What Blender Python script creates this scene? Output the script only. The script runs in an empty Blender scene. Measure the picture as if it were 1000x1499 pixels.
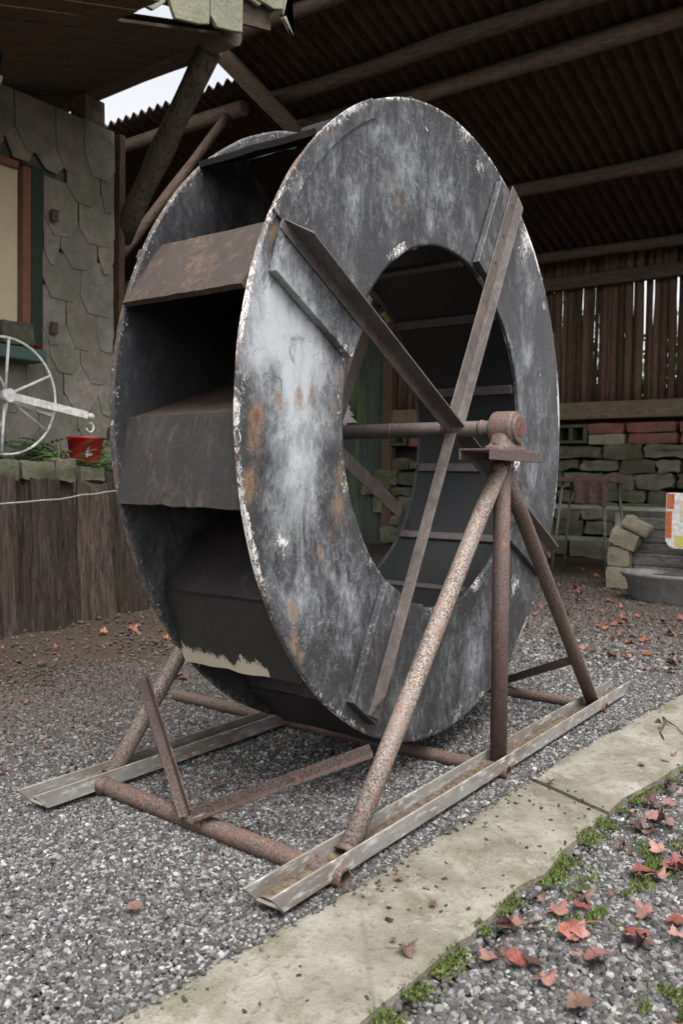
import bpy, math, random
import numpy as np
from mathutils import Vector, Matrix, noise
R = math.radians
rnd = random.Random(7)
S = bpy.context.scene
# ------------------------------------------------------------------ camera, world, sun, exposure
cd = bpy.data.cameras.new('camera'); cam = bpy.data.objects.new('camera', cd); S.collection.objects.link(cam); S.camera = cam
F = Vector((0.81293455, 0.58118534, -0.03689209)); RT = Vector((0.58198956, -0.81303659, 0.01611374)); UP = Vector((0.02062955, 0.03457023, 0.99918933))
CP = Vector((-2.43740609, -1.34075604, 0.91502964))
cam.matrix_world = Matrix(((RT.x, UP.x, -F.x, CP.x), (RT.y, UP.y, -F.y, CP.y), (RT.z, UP.z, -F.z, CP.z), (0, 0, 0, 1)))
cd.sensor_fit = 'HORIZONTAL'; cd.sensor_width = 36; cd.lens = 36*1.23096; cd.clip_start = .05; cd.clip_end = 500
cd.dof.use_dof = True; cd.dof.focus_distance = 2.55; cd.dof.aperture_fstop = 8.0
SUN_EL, SUN_AZ = 66, 218        # elevation, direction the light comes from (deg, from +Y clockwise)
W = bpy.data.worlds.new('World'); S.world = W; W.use_nodes = True
wn = W.node_tree.nodes; wl = W.node_tree.links
sky = wn.new('ShaderNodeTexSky'); sky.sky_type = 'NISHITA'; sky.sun_disc = False
sky.sun_elevation = R(SUN_EL); sky.sun_rotation = R(SUN_AZ); sky.dust_density = 4; sky.air_density = 1.0
hs = wn.new('ShaderNodeHueSaturation'); hs.inputs['Saturation'].default_value = .15; hs.inputs['Value'].default_value = 2.7
wl.new(sky.outputs[0], hs.inputs['Color']); wl.new(hs.outputs[0], wn['Background'].inputs[0]); wn['Background'].inputs[1].default_value = .05
sd = bpy.data.lights.new('sun', 'SUN'); sd.energy = 1.5; sd.angle = R(40); sd.color = (1, .97, .93)
so = bpy.data.objects.new('sun', sd); S.collection.objects.link(so)
sv = Vector((math.sin(R(SUN_AZ))*math.cos(R(SUN_EL)), math.cos(R(SUN_AZ))*math.cos(R(SUN_EL)), math.sin(R(SUN_EL))))
so.rotation_euler = sv.to_track_quat('Z', 'Y').to_euler()
S.view_settings.view_transform = 'Standard'; S.view_settings.look = 'None'; S.view_settings.exposure = 1.2; S.view_settings.gamma = 1
S.render.engine = 'CYCLES'
# ------------------------------------------------------------------ node helpers
class NT:
    def __init__(s, name):
        s.m = bpy.data.materials.new(name); s.m.use_nodes = True; s.n = s.m.node_tree.nodes; s.l = s.m.node_tree.links
        s.b = s.n['Principled BSDF']; s.tc = s.n.new('ShaderNodeTexCoord').outputs['Object']
    def put(s, sock, v):
        if hasattr(v, 'is_linked') or hasattr(v, 'links'): s.l.new(v, sock)
        else: sock.default_value = v
    def mp(s, sc=(1, 1, 1), rot=(0, 0, 0), vec=None):
        n = s.n.new('ShaderNodeMapping'); s.l.new(vec or s.tc, n.inputs[0]); n.inputs['Scale'].default_value = sc; n.inputs['Rotation'].default_value = rot; return n.outputs[0]
    def noise(s, scale, detail=6, rough=.6, vec=None, dist=0):
        n = s.n.new('ShaderNodeTexNoise'); s.l.new(vec or s.tc, n.inputs['Vector'])
        n.inputs['Scale'].default_value = scale; n.inputs['Detail'].default_value = detail; n.inputs['Roughness'].default_value = rough; n.inputs['Distortion'].default_value = dist; return n.outputs[0]
    def vor(s, scale, feat='F1', vec=None, out='Distance', rnd_=1):
        n = s.n.new('ShaderNodeTexVoronoi'); n.feature = feat; s.l.new(vec or s.tc, n.inputs['Vector']); n.inputs['Scale'].default_value = scale; n.inputs['Randomness'].default_value = rnd_; return n.outputs[out]
    def wave(s, scale, dist=2, vec=None, dr='X', dscale=1):
        n = s.n.new('ShaderNodeTexWave'); n.bands_direction = dr; s.l.new(vec or s.tc, n.inputs['Vector']); n.inputs['Scale'].default_value = scale
        n.inputs['Distortion'].default_value = dist; n.inputs['Detail'].default_value = 4; n.inputs['Detail Scale'].default_value = dscale; return n.outputs['Fac']
    def ramp(s, v, a, b, lo=0., hi=1.):
        n = s.n.new('ShaderNodeMapRange'); n.interpolation_type = 'SMOOTHSTEP'; s.l.new(v, n.inputs[0])
        for i, x in enumerate((a, b, lo, hi)): s.put(n.inputs[i+1], x)
        return n.outputs[0]
    def math(s, op, a, b=0.):
        n = s.n.new('ShaderNodeMath'); n.operation = op; s.put(n.inputs[0], a); s.put(n.inputs[1], b); return n.outputs[0]
    def mix(s, f, a, b, mode='MIX'):
        n = s.n.new('ShaderNodeMix'); n.data_type = 'RGBA'; n.blend_type = mode; s.put(n.inputs[0], f)
        for i, x in ((6, a), (7, b)): s.put(n.inputs[i], (*x, 1) if isinstance(x, tuple) and len(x) == 3 else x)
        return n.outputs[2]
    def attr(s, name):
        n = s.n.new('ShaderNodeAttribute'); n.attribute_name = name; return n
    def sep(s, v):
        n = s.n.new('ShaderNodeSeparateColor'); s.l.new(v, n.inputs[0]); return n.outputs
    def bump(s, h, st=.3, d=.01):
        n = s.n.new('ShaderNodeBump'); n.inputs['Strength'].default_value = st; n.inputs['Distance'].default_value = d; s.l.new(h, n.inputs['Height']); s.l.new(n.outputs[0], s.b.inputs['Normal'])
    def orand(s):
        return s.n.new('ShaderNodeObjectInfo').outputs['Random']
    def done(s, col, rough=.7, metal=0., spec=.4):
        s.put(s.b.inputs['Base Color'], (*col, 1) if isinstance(col, tuple) else col); s.put(s.b.inputs['Roughness'], rough)
        s.put(s.b.inputs['Metallic'], metal); s.b.inputs['Specular IOR Level'].default_value = spec; return s.m
M = {}
def paint(name, dark=(.023, .0225, .024), chalkc=(.45, .468, .492), bias=0., rustbias=0., rough=.40, chipc=(.74, .71, .68), tone=2.1):
    k = NT(name); w = k.sep(k.attr('wear').outputs['Color'])
    n1 = k.noise(5.5, 10, .78, k.mp((1, 1, .55)), .5); n2 = k.noise(48, 8, .82, k.mp((1, 1, .6)), .6); n3 = k.noise(170, 5, .8); n4 = k.noise(9, 9, .85, None, 1.2)
    c = k.math('ADD', k.math('MULTIPLY', n1, .72), k.math('MULTIPLY', n2, .50)); c = k.math('ADD', c, k.math('MULTIPLY', w[1], .34)); c = k.math('ADD', c, bias)
    ch = k.ramp(c, .57, 1.0)
    col = k.mix(ch, k.mix(n2, dark, tuple(x*tone for x in dark)), chalkc)
    def lines(scale, aniso, rot, wd, msk):
        q = k.noise(scale, 2, .5, k.mp(aniso, rot), 1.5); g_ = k.math('ABSOLUTE', k.math('SUBTRACT', q, .5)); return k.math('MULTIPLY', k.ramp(g_, wd, 0.), k.ramp(msk, .50, .62))
    m1 = k.noise(7, 5, .7); m2 = k.noise(6, 5, .7, k.mp((1, 1, 1), (.7, 0, 0)))
    ln = k.math('MAXIMUM', lines(20, (5, 1, .9), (0, .6, 0), .010, m1), lines(18, (.9, 1, 4), (0, .35, 0), .010, m2)); ln = k.math('MAXIMUM', ln, lines(26, (6, 1, .5), (0, -.15, 0), .012, n4))
    col = k.mix(k.math('MULTIPLY', ln, k.math('ADD', k.math('MULTIPLY', w[1], .4), .30)), col, tuple(min(1, x*1.35) for x in chalkc))
    dk = k.math('MULTIPLY', k.ramp(n4, .53, .62), .6); col = k.mix(dk, col, dark)
    sp = k.math('MULTIPLY', k.ramp(k.math('ADD', n3, k.math('MULTIPLY', n4, .3)), .77, .82), .5); col = k.mix(sp, col, tuple(min(1, x*1.3) for x in chalkc))
    rr = k.math('ADD', k.math('ADD', k.math('MULTIPLY', w[0], .52), k.math('MULTIPLY', k.noise(26, 9, .85, k.mp((1, 1, .5)), .6), 1.0)), rustbias)
    rf = k.ramp(rr, .68, .98)
    rc = k.mix(k.ramp(n3, .3, .7), (.15, .070, .035), (.33, .225, .135)); rc = k.mix(k.ramp(w[0], .78, 1.), rc, (.17, .05, .025))
    col = k.mix(k.math('MULTIPLY', rf, .8), col, rc)
    cr = k.math('ADD', k.math('MULTIPLY', w[2], .40), k.math('MULTIPLY', k.noise(55, 9, .88, k.mp((1, 1, .7)), 1.2), .86)); cf = k.ramp(cr, .69, .71)
    col = k.mix(cf, col, chipc)
    k.bump(k.math('ADD', k.math('MULTIPLY', n2, .5), k.math('ADD', k.math('MULTIPLY', cf, .5), k.math('MULTIPLY', rf, .5))), .4, .004)
    return k.done(col, k.math('ADD', rough, k.math('MULTIPLY', k.math('MAXIMUM', rf, ch), .3)), 0, .45)
M['plate'] = paint('weathered_black_plate')
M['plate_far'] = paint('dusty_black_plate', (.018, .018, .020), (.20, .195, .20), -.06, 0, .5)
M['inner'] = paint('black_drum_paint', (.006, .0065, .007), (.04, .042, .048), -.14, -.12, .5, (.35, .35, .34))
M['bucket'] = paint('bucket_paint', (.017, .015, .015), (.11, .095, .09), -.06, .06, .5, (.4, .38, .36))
M['peelbucket'] = paint('peeling_bucket_paint', (.016, .015, .015), (.09, .085, .08), -.08, .0, .5, (.50, .44, .33))
M['rustbucket'] = paint('rusty_bucket_paint', (.026, .017, .013), (.115, .082, .066), -.06, .12, .6, (.4, .38, .36))
M['spoke'] = paint('spoke_iron', (.045, .038, .036), (.21, .185, .175), .02, .12, .5)
def pipe(name, a, b, c, sp=.5):
    k = NT(name); n1 = k.noise(8, 6, .7); n2 = k.noise(170, 6, .8); n3 = k.vor(160)
    col = k.mix(k.ramp(n1, .35, .68), a, b)
    col = k.mix(k.ramp(k.math('ADD', n2, k.math('MULTIPLY', n1, .35)), sp+.14, sp+.24), col, c)
    col = k.mix(k.math('MULTIPLY', k.ramp(k.noise(30, 4, .6), .58, .7), .5), col, (.28, .12, .055))
    k.bump(k.math('ADD', n2, k.math('MULTIPLY', n3, .4)), .5, .003)
    return k.done(col, .62, .15, .4)
M['leg'] = pipe('rusty_leg_pipe', (.235, .19, .16), (.42, .375, .33), (.115, .072, .058), .49)
M['post'] = pipe('brown_post_pipe', (.115, .085, .08), (.16, .12, .11), (.09, .05, .042), .5)
M['cross'] = pipe('rusty_cross_pipe', (.13, .085, .07), (.22, .16, .135), (.070, .045, .038), .50)
M['angle'] = pipe('rusty_angle_iron', (.075, .052, .045), (.14, .10, .088), (.045, .028, .024), .5)
M['bearing'] = pipe('rusty_cast_bearing', (.16, .095, .07), (.17, .12, .10), (.085, .06, .055), .52)
M['shaft'] = pipe('axle_pipe', (.07, .06, .056), (.11, .09, .08), (.10, .055, .04), .6)
M['orange'] = pipe('orange_rust_end', (.26, .085, .05), (.20, .065, .045), (.10, .05, .035), .5)
def railm():
    k = NT('channel_steel'); n1 = k.noise(7, 6, .7, k.mp((.35, 1, 1))); n2 = k.noise(60, 6, .7, k.mp((.25, 1, 1)))
    col = k.mix(k.ramp(n1, .3, .7), (.30, .29, .27), (.17, .145, .12)); col = k.mix(k.ramp(n2, .5, .68), col, (.47, .46, .44))
    col = k.mix(k.ramp(k.noise(16, 5, .7), .57, .68), col, (.25, .12, .07)); k.bump(n2, .35, .003)
    return k.done(col, .7, .1)
M['rail'] = railm()
def dirtm():
    k = NT('trough_dirt'); n = k.noise(40, 7, .75); col = k.mix(k.ramp(n, .35, .65), (.07, .05, .035), (.19, .15, .105)); k.bump(n, .7, .01); return k.done(col, .95, 0, .1)
M['dirt'] = dirtm()
def wood(name, a, b, sc=(9, 9, .8), c=None, cf=.6, bumps=.5):
    k = NT(name); v = k.mp(sc); r = k.orand()
    n1 = k.noise(5, 7, .7, v, .6); n2 = k.noise(14, 6, .7, v); n3 = k.noise(3, 4, .6)
    col = k.mix(k.ramp(n1, .3, .7), a, b)
    col = k.mix(k.ramp(n2, .5, .66), col, tuple(x*.35 for x in a))
    if c: col = k.mix(k.math('MULTIPLY', k.ramp(n3, .45, .68), cf), col, c)
    g = k.n.new('ShaderNodeHueSaturation'); k.l.new(col, g.inputs['Color']); k.l.new(k.ramp(r, 0, 1, .7, 1.35), g.inputs['Value'])
    k.bump(k.math('ADD', n1, n2), bumps, .02); return k.done(g.outputs[0], .85, 0, .2)
M['log'] = wood('old_split_log', (.036, .026, .021), (.125, .092, .074), (9, 9, .55), (.06, .06, .03), .35, 1.)
M['pole'] = wood('fence_pole', (.10, .058, .042), (.175, .108, .075), (12, 12, 1), (.10, .11, .05), .25)
M['beam'] = wood('sill_beam', (.13, .095, .06), (.19, .14, .09), (9, .8, 9), (.13, .14, .06), .5)
M['roofbeam'] = wood('dark_roof_log', (.10, .075, .058), (.18, .135, .10), (9, .8, 9))
M['brace'] = wood('grey_brace_log', (.13, .11, .08), (.22, .185, .135), (3, 3, 1))
M['lath'] = wood('roof_sheet', (.065, .042, .032), (.12, .08, .06), (.8, 9, .8))
M['ceil'] = wood('ceiling_boards', (.085, .062, .045), (.14, .105, .075), (.8, 9, .8))
M['board'] = wood('brown_corner_board', (.13, .08, .05), (.19, .12, .08), (9, 9, 1))
M['greywood'] = wood('grey_plank', (.10, .09, .085), (.19, .175, .16), (9, .8, 9))
M['palewood'] = wood('pale_green_plank', (.30, .32, .26), (.42, .43, .38), (9, .8, 9), (.18, .24, .10), .6)
def stone(name, a, b, moss=(.10, .13, .04), mf=.6, sc=1.):
    k = NT(name); at = k.attr('tint').outputs['Color']; n1 = k.noise(4*sc, 7, .7); n2 = k.noise(26*sc, 7, .7)
    col = k.mix(k.ramp(n1, .3, .7), a, b); col = k.mix(.85, col, at, 'MULTIPLY')
    col = k.mix(k.math('MULTIPLY', k.ramp(k.noise(2.5*sc, 6, .75), .42, .62), mf), col, moss)
    col = k.mix(k.math('MULTIPLY', k.ramp(n2, .52, .7), .4), col, tuple(x*.4 for x in a)); k.bump(k.math('ADD', n1, n2), .7, .02)
    return k.done(col, .9, 0, .2)
M['clad'] = stone('flagstone_cladding', (.23, .215, .185), (.36, .32, .28), (.15, .16, .11), .55)
M['slab2'] = stone('lichen_flagstone', (.33, .33, .235), (.50, .48, .38), (.20, .21, .12), .5)
M['rock'] = stone('mossy_wall_stone', (.10, .095, .08), (.19, .17, .145), (.06, .075, .022), .7)
M['brick'] = stone('old_red_brick', (.20, .06, .048), (.28, .12, .09), (.12, .10, .06), .5)
M['paleblock'] = stone('pale_block', (.22, .195, .15), (.33, .29, .23), (.13, .14, .07), .4)
def mortar():
    k = NT('dark_wall_core'); n = k.noise(8, 6, .7); k.bump(n, .8, .03); return k.done(k.mix(n, (.02, .018, .014), (.06, .05, .04)), .95, 0, .1)
M['mortar'] = mortar(); M['render'] = None
def plain(name, c, rough=.5, var=.25, sc=20, metal=0):
    k = NT(name); n = k.noise(sc, 6, .7); col = k.mix(k.ramp(n, .3, .75), tuple(x*(1-var) for x in c), tuple(min(1, x*(1+var*.6)) for x in c)); k.bump(n, .2, .004); return k.done(col, rough, metal, .4)
M['render'] = plain('grey_render', (.12, .112, .09), .9, .35, 30)
M['white'] = plain('white_paint', (.68, .67, .64), .5, .35, 26); M['red'] = plain('red_bucket_plastic', (.55, .018, .025), .35, .12); M['blue'] = plain('blue_print', (.1, .16, .4)); M['cream'] = plain('cream_blind', (.70, .58, .36), .8, .07, 5)
M['frame'] = plain('brown_window_frame', (.25, .10, .05), .6); M['dkgreen'] = plain('dark_green_shutter', (.022, .035, .02), .6); M['teal'] = plain('teal_planter', (.07, .12, .10), .6)
M['flower'] = plain('red_flower', (.5, .03, .05), .6); M['black'] = plain('black_iron', (.02, .02, .022), .45); M['glass'] = plain('pale_lamp_glass', (.55, .62, .62), .15, .1)
M['cloth'] = plain('brown_cloth', (.10, .058, .056), .95, .45, 30); M['seat'] = plain('dark_stool_seat', (.10, .055, .05), .6); M['stoolleg'] = plain('dark_metal_leg', (.13, .115, .10), .5, .4, 30); M['tub'] = plain('grey_plastic_tub', (.17, .17, .165), .55, .3, 14)
M['soil'] = plain('potting_soil', (.06, .048, .04), .95, .6, 30); M['printorange'] = plain('orange_print', (.55, .13, .05), .6, .6, 90); M['printyellow'] = plain('yellow_print', (.55, .50, .12), .5, .3, 40); M['printbeige'] = plain('beige_print', (.6, .5, .33), .5, .2, 40)
M['wire'] = plain('grey_wire', (.30, .30, .31), .4); M['peel'] = plain('peeling_cream_paint', (.62, .56, .42), .8, .3, 60)
def greens():
    k = NT('corrugated_green'); n = k.noise(6, 6, .7, k.mp((1, 1, .18))); n2 = k.noise(1.3, 4, .6, k.mp((1, 1.6, .3)))
    col = k.mix(k.ramp(n, .3, .7), (.028, .042, .034), (.065, .085, .06)); col = k.mix(k.ramp(n2, .52, .66), col, (.085, .125, .035)); k.bump(n, .2, .01); return k.done(col, .6)
M['corr'] = greens()
def leafm(name, a, b, trans=.25):
    k = NT(name); r = k.orand(); n = k.noise(30, 4, .6); col = k.mix(k.ramp(k.math('ADD', k.math('MULTIPLY', r, .7), k.math('MULTIPLY', n, .5)), .3, .9), a, b); k.bump(n, .4, .004); col = k.mix(k.math('MULTIPLY', k.ramp(k.noise(55, 6, .8), .5, .66), .55), col, tuple(x*.35 for x in a)); vn = k.vor(95, 'DISTANCE_TO_EDGE'); col = k.mix(k.math('MULTIPLY', k.ramp(vn, .06, 0.), .3), col, tuple(min(1, x*1.4) for x in b))
    return k.done(col, .55, 0, .35)
M['fern'] = leafm('fern_green', (.035, .095, .018), (.11, .21, .04)); M['hedge'] = leafm('hedge_green', (.05, .10, .025), (.20, .26, .08)); M['mossm'] = leafm('moss_green', (.04, .062, .012), (.12, .155, .03))
M['leafred'] = leafm('fallen_leaf_red', (.17, .05, .04), (.28, .10, .075)); M['leafpink'] = leafm('fallen_leaf_pink', (.17, .08, .065), (.28, .15, .125)); M['leafbrown'] = leafm('fallen_leaf_brown', (.065, .036, .03), (.15, .085, .065)); M['leaforange'] = leafm('fallen_leaf_orange', (.17, .055, .03), (.27, .105, .06))
M['twig'] = plain('twig_bark', (.08, .05, .04), .9)
def ground():
    k = NT('gravel_ground'); p = k.sep(k.tc)
    v1 = k.vor(75, out='Color'); d = k.vor(75); n = k.noise(1.1, 5, .6); n2 = k.noise(30, 7, .8)
    g = k.sep(v1)[0]; col = k.mix(g, (.05, .045, .038), (.26, .25, .235)); col = k.mix(k.ramp(d, .25, .6), col, (.03, .025, .02))
    br = k.mix(n2, (.035, .024, .017), (.09, .065, .045))
    sx = k.n.new('ShaderNodeSeparateXYZ'); k.l.new(k.tc, sx.inputs[0])
    m = k.ramp(k.math('ADD', sx.outputs[1], k.math('MULTIPLY', n, 1.6)), 1.6, 2.7)
    near = k.ramp(k.math('ADD', k.math('MULTIPLY', sx.outputs[0], .6), sx.outputs[1]), 3.4, 4.8)
    m2 = k.math('MAXIMUM', m, k.math('MULTIPLY', near, .7))
    col = k.mix(m2, col, br); k.bump(k.math('ADD', k.math('MULTIPLY', d, -1.), n2), .8, .01); return k.done(col, .95, 0, .15)
M['ground'] = ground()
def gravelm():
    k = NT('gravel_stone'); r = k.orand(); n = k.noise(60, 4, .7); n2 = k.noise(1.5, 3, .5, k.n.new('ShaderNodeNewGeometry').outputs['Position'])
    cr = k.n.new('ShaderNodeValToRGB'); k.l.new(r, cr.inputs[0]); e = cr.color_ramp.elements
    e[0].position = 0; e[0].color = (.030, .028, .027, 1); e[1].position = 1; e[1].color = (.50, .50, .49, 1)
    for p_, c in ((.25, (.048, .050, .053)), (.45, (.095, .097, .100)), (.53, (.085, .062, .05)), (.70, (.155, .158, .162)), (.88, (.245, .245, .24)), (.96, (.36, .355, .35))):
        q = e.new(p_); q.color = (*c, 1)
    col = k.mix(k.math('MULTIPLY', n, .5), cr.outputs[0], (.09, .08, .07)); loc = k.n.new('ShaderNodeSeparateXYZ'); oi = k.n.new('ShaderNodeObjectInfo'); k.l.new(oi.outputs['Location'], loc.inputs[0])
    q1 = k.ramp(k.math('ADD', loc.outputs[1], k.math('MULTIPLY', k.noise(1.2, 4, .6, oi.outputs['Location']), .9)), .8, 2.3); q2 = k.ramp(loc.outputs[0], .9, 3.6)
    col = k.mix(k.math('MULTIPLY', k.math('MAXIMUM', q1, q2), .78), col, (.055, .040, .030))
    k.bump(n, .4, .003); return k.done(col, .62, 0, .3)
M['gravel'] = gravelm()
def pathm():
    k = NT('mossy_concrete'); n1 = k.noise(3, 8, .7); n2 = k.noise(45, 7, .7); n3 = k.noise(8, 6, .7)
    col = k.mix(k.ramp(n1, .3, .7), (.135, .120, .088), (.285, .268, .218)); col = k.mix(k.math('MULTIPLY', k.ramp(n3, .46, .68), .6), col, (.115, .105, .06)); col = k.mix(k.math('MULTIPLY', k.ramp(k.noise(2.2, 9, .85), .5, .60), .5), col, (.34, .325, .28)); col = k.mix(k.math('MULTIPLY', k.ramp(k.noise(5, 9, .85, None, 1.), .55, .63), .55), col, (.10, .085, .06))
    col = k.mix(k.math('MULTIPLY', k.ramp(n2, .52, .66), .6), col, (.10, .085, .065)); ag = k.vor(160); col = k.mix(k.math('MULTIPLY', k.ramp(ag, .22, .10), .35), col, (.36, .35, .31)); ed = k.vor(1.15, 'DISTANCE_TO_EDGE', k.mp((1, 1, 0))); col = k.mix(k.math('MULTIPLY', k.ramp(k.math('ADD', ed, k.math('MULTIPLY', k.math('SUBTRACT', n3, .5), .02)), .004, 0.), .18), col, (.05, .042, .03))
    k.bump(k.math('ADD', n1, k.math('ADD', n2, k.math('MULTIPLY', ag, .4))), .8, .006); return k.done(col, .88, 0, .2)
M['path'] = pathm()
def transl():
    k = NT('translucent_sheet'); t = k.n.new('ShaderNodeBsdfTranslucent'); t.inputs[0].default_value = (.9, .92, .9, 1); tr = k.n.new('ShaderNodeBsdfTransparent'); mx = k.n.new('ShaderNodeMixShader'); mx.inputs[0].default_value = .55
    k.l.new(t.outputs[0], mx.inputs[1]); k.l.new(tr.outputs[0], mx.inputs[2]); k.l.new(mx.outputs[0], k.n['Material Output'].inputs[0]); return k.m
M['transl'] = transl()
# ------------------------------------------------------------------ mesh + object helpers
class MB:
    def __init__(s): s.v = []; s.f = []; s.w = {}; s.t = {}; s.sm = set()
    def add(s, vs, fs, tint=None, smooth=False):
        o = len(s.v); s.v += [Vector(p) for p in vs]; a = len(s.f); s.f += [tuple(i+o for i in f) for f in fs]
        if smooth: s.sm.update(range(a, len(s.f)))
        if tint:
            for i in range(o, len(s.v)): s.t[i] = tint
        return o
    def box(s, c, d, m=None, tint=None, jit=0):
        m = m or Matrix(); c = Vector(c); vs = []
        for z in (-1, 1):
            for y in (-1, 1):
                for x in (-1, 1):
                    p = Vector((x*d[0]/2, y*d[1]/2, z*d[2]/2))
                    if jit: p += Vector((rnd.uniform(-jit, jit), rnd.uniform(-jit, jit), rnd.uniform(-jit, jit)))
                    vs.append(c + m @ p)
        s.add(vs, [(0, 2, 3, 1), (4, 5, 7, 6), (0, 1, 5, 4), (2, 6, 7, 3), (0, 4, 6, 2), (1, 3, 7, 5)], tint); return s
    def prism(s, prof, p0, p1, a, b, off0=None, off1=None):
        a, b, p0, p1 = Vector(a), Vector(b), Vector(p0), Vector(p1); ax = (p1-p0).normalized(); n = len(prof)
        off0 = off0 or [0]*n; off1 = off1 or [0]*n
        vs = [p0+a*u+b*w+ax*off0[i] for i, (u, w) in enumerate(prof)] + [p1+a*u+b*w+ax*off1[i] for i, (u, w) in enumerate(prof)]
        fs = [(i, (i+1) % n, n+(i+1) % n, n+i) for i in range(n)] + [tuple(reversed(range(n))), tuple(range(n, 2*n))]
        s.add(vs, fs); return s
    def tube(s, pts, rad, seg=14, caps=True, jit=0, hollow=None, tint=None):
        pts = [Vector(p) for p in pts]; rad = rad if isinstance(rad, (list, tuple)) else [rad]*len(pts); rings = []
        ref = None; vs = []
        for i, p in enumerate(pts):
            d = (pts[min(i+1, len(pts)-1)]-pts[max(i-1, 0)]).normalized()
            if ref is None: ref = d.orthogonal().normalized()
            ref = (ref-d*ref.dot(d)).normalized(); q = d.cross(ref)
            for k in range(seg):
                t = 2*math.pi*k/seg; r = rad[i]
                if jit: r *= 1+jit*noise.noise(Vector((math.cos(t)*1.5, math.sin(t)*1.5, i*.45))+p*3)
                vs.append(p+(ref*math.cos(t)+q*math.sin(t))*r)
        n = len(pts); fs = [(i*seg+k, i*seg+(k+1) % seg, (i+1)*seg+(k+1) % seg, (i+1)*seg+k) for i in range(n-1) for k in range(seg)]
        s.add(vs, fs, tint, True)
        if caps:
            o = len(s.v); a = o-n*seg
            s.f.append(tuple(reversed(range(a, a+seg)))); s.f.append(tuple(range(o-seg, o)))
        return s
    def grid(s, fn, nu, nv, flip=False, smooth=True, tint=None, closeu=False):
        vs = [fn(i/nu, j/nv) for i in range(nu+1) for j in range(nv+1)]
        fs = []
        for i in range(nu):
            for j in range(nv):
                q = (i*(nv+1)+j, (i+1)*(nv+1)+j, (i+1)*(nv+1)+j+1, i*(nv+1)+j+1); fs.append(q[::-1] if flip else q)
        return s.add(vs, fs, tint, smooth)
    def build(s, name, mat, parent=None, loc=None, bevel=0, wear=None, seg=2):
        org = Vector(loc) if loc is not None else (Vector(parent['_w']) if parent is not None and '_w' in parent else Vector((0, 0, 0)))
        me = bpy.data.meshes.new(name); me.from_pydata([tuple(v-org) for v in s.v], [], s.f)
        if s.sm:
            for i, p in enumerate(me.polygons): p.use_smooth = i in s.sm
        if s.t or mat in TINTED:
            at = me.color_attributes.new('tint', 'FLOAT_COLOR', 'POINT')
            for i in range(len(s.v)): at.data[i].color = (*s.t.get(i, (1, 1, 1)), 1)
        if wear:
            at = me.color_attributes.new('wear', 'FLOAT_COLOR', 'POINT')
            for i, v in enumerate(s.v): at.data[i].color = (*wear(v), 1)
        me.materials.append(M[mat]); o = bpy.data.objects.new(name, me); S.collection.objects.link(o)
        if parent is not None: o.parent = parent; o.location = org-Vector(parent['_w']) if '_w' in parent else org
        else: o.location = org
        o['_w'] = tuple(org)
        if bevel: 
            b = o.modifiers.new('bevel', 'BEVEL'); b.width = bevel; b.segments = seg; b.limit_method = 'ANGLE'; b.angle_limit = R(35)
        return o
TINTED = {'clad', 'slab2', 'rock', 'brick', 'paleblock'}
def tag(o, label, cat, group=None):
    o['label'] = label; o['category'] = cat
    if group: o['group'] = group
    return o
def thing(name, label, cat, loc=(0, 0, 0), group=None):
    o = bpy.data.objects.new(name, None); S.collection.objects.link(o); o.location = loc; o['_w'] = tuple(loc); o.empty_display_size = .1
    return tag(o, label, cat, group)
def struct(o, k='structure'): o['kind'] = k; return o
# ------------------------------------------------------------------ ground, gravel, path
g = MB()
def gz(x, y):
    d = math.hypot(x+1, y); return .012*noise.noise(Vector((x*1.3, y*1.3, 0))) if d < 8 else 0
g.grid(lambda u, v: Vector((-6+20*u, -6+18*v, gz(-6+20*u, -6+18*v)-.012)), 120, 110)
n_ = len(g.v); g.add([(-300, -300, -.06), (300, -300, -.06), (300, 300, -.06), (-300, 300, -.06)], [(0, 1, 2, 3)])
struct(g.build('ground', 'ground'))
SL = [(-2.1, -.215, -.50), (-1.52, -.258, -.575), (-.9, -.31, -.60), (-.05, -.345, -.625), (.4, -.375, -.69), (1.39, -.46, -.82), (2.6, -.56, -.95)]
def slab_edges(x):
    for a, b in zip(SL, SL[1:]):
        if x <= b[0] or b is SL[-1]:
            t = (x-a[0])/(b[0]-a[0]); return a[1]+(b[1]-a[1])*t, a[2]+(b[2]-a[2])*t
def slab(x0, x1, dz, sk0, sk1):
    m = MB(); nx, ny = 40, 12
    def top(u, v):
        xa = x0+sk0*v; xb = x1+sk1*v; x = xa+(xb-xa)*u; L, Rr = slab_edges(x)
        n = .014*noise.noise(Vector((x*7, 0, 3)))+.008*noise.noise(Vector((x*25, 0, 9))); n2 = .016*noise.noise(Vector((x*6, 5, 3)))+.008*noise.noise(Vector((x*22, 1, 9)))
        y = (L+n)+((Rr+n2)-(L+n))*v
        e = min(v, 1-v, u*3, (1-u)*3); z = .026+dz+.005*noise.noise(Vector((x*5, y*5, 0)))-.010*max(0, 1-e*14)
        return Vector((x, y, z))
    m.grid(top, nx, ny, True)
    def side(pts):
        o = m.add(pts+[p-Vector((0, 0, .09)) for p in pts], [(i, i+1, i+1+len(pts), i+len(pts)) for i in range(len(pts)-1)])
    side([top(i/nx, 1) for i in range(nx+1)][::-1]); side([top(i/nx, 0) for i in range(nx+1)]); side([top(0, i/ny) for i in range(ny, -1, -1)]); side([top(1, i/ny) for i in range(ny+1)])
    return struct(m.build('path', 'path'))
slab(-2.1, -.045, 0, 0, -.12); slab(-.036, 2.6, .006, -.12, 0)
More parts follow.
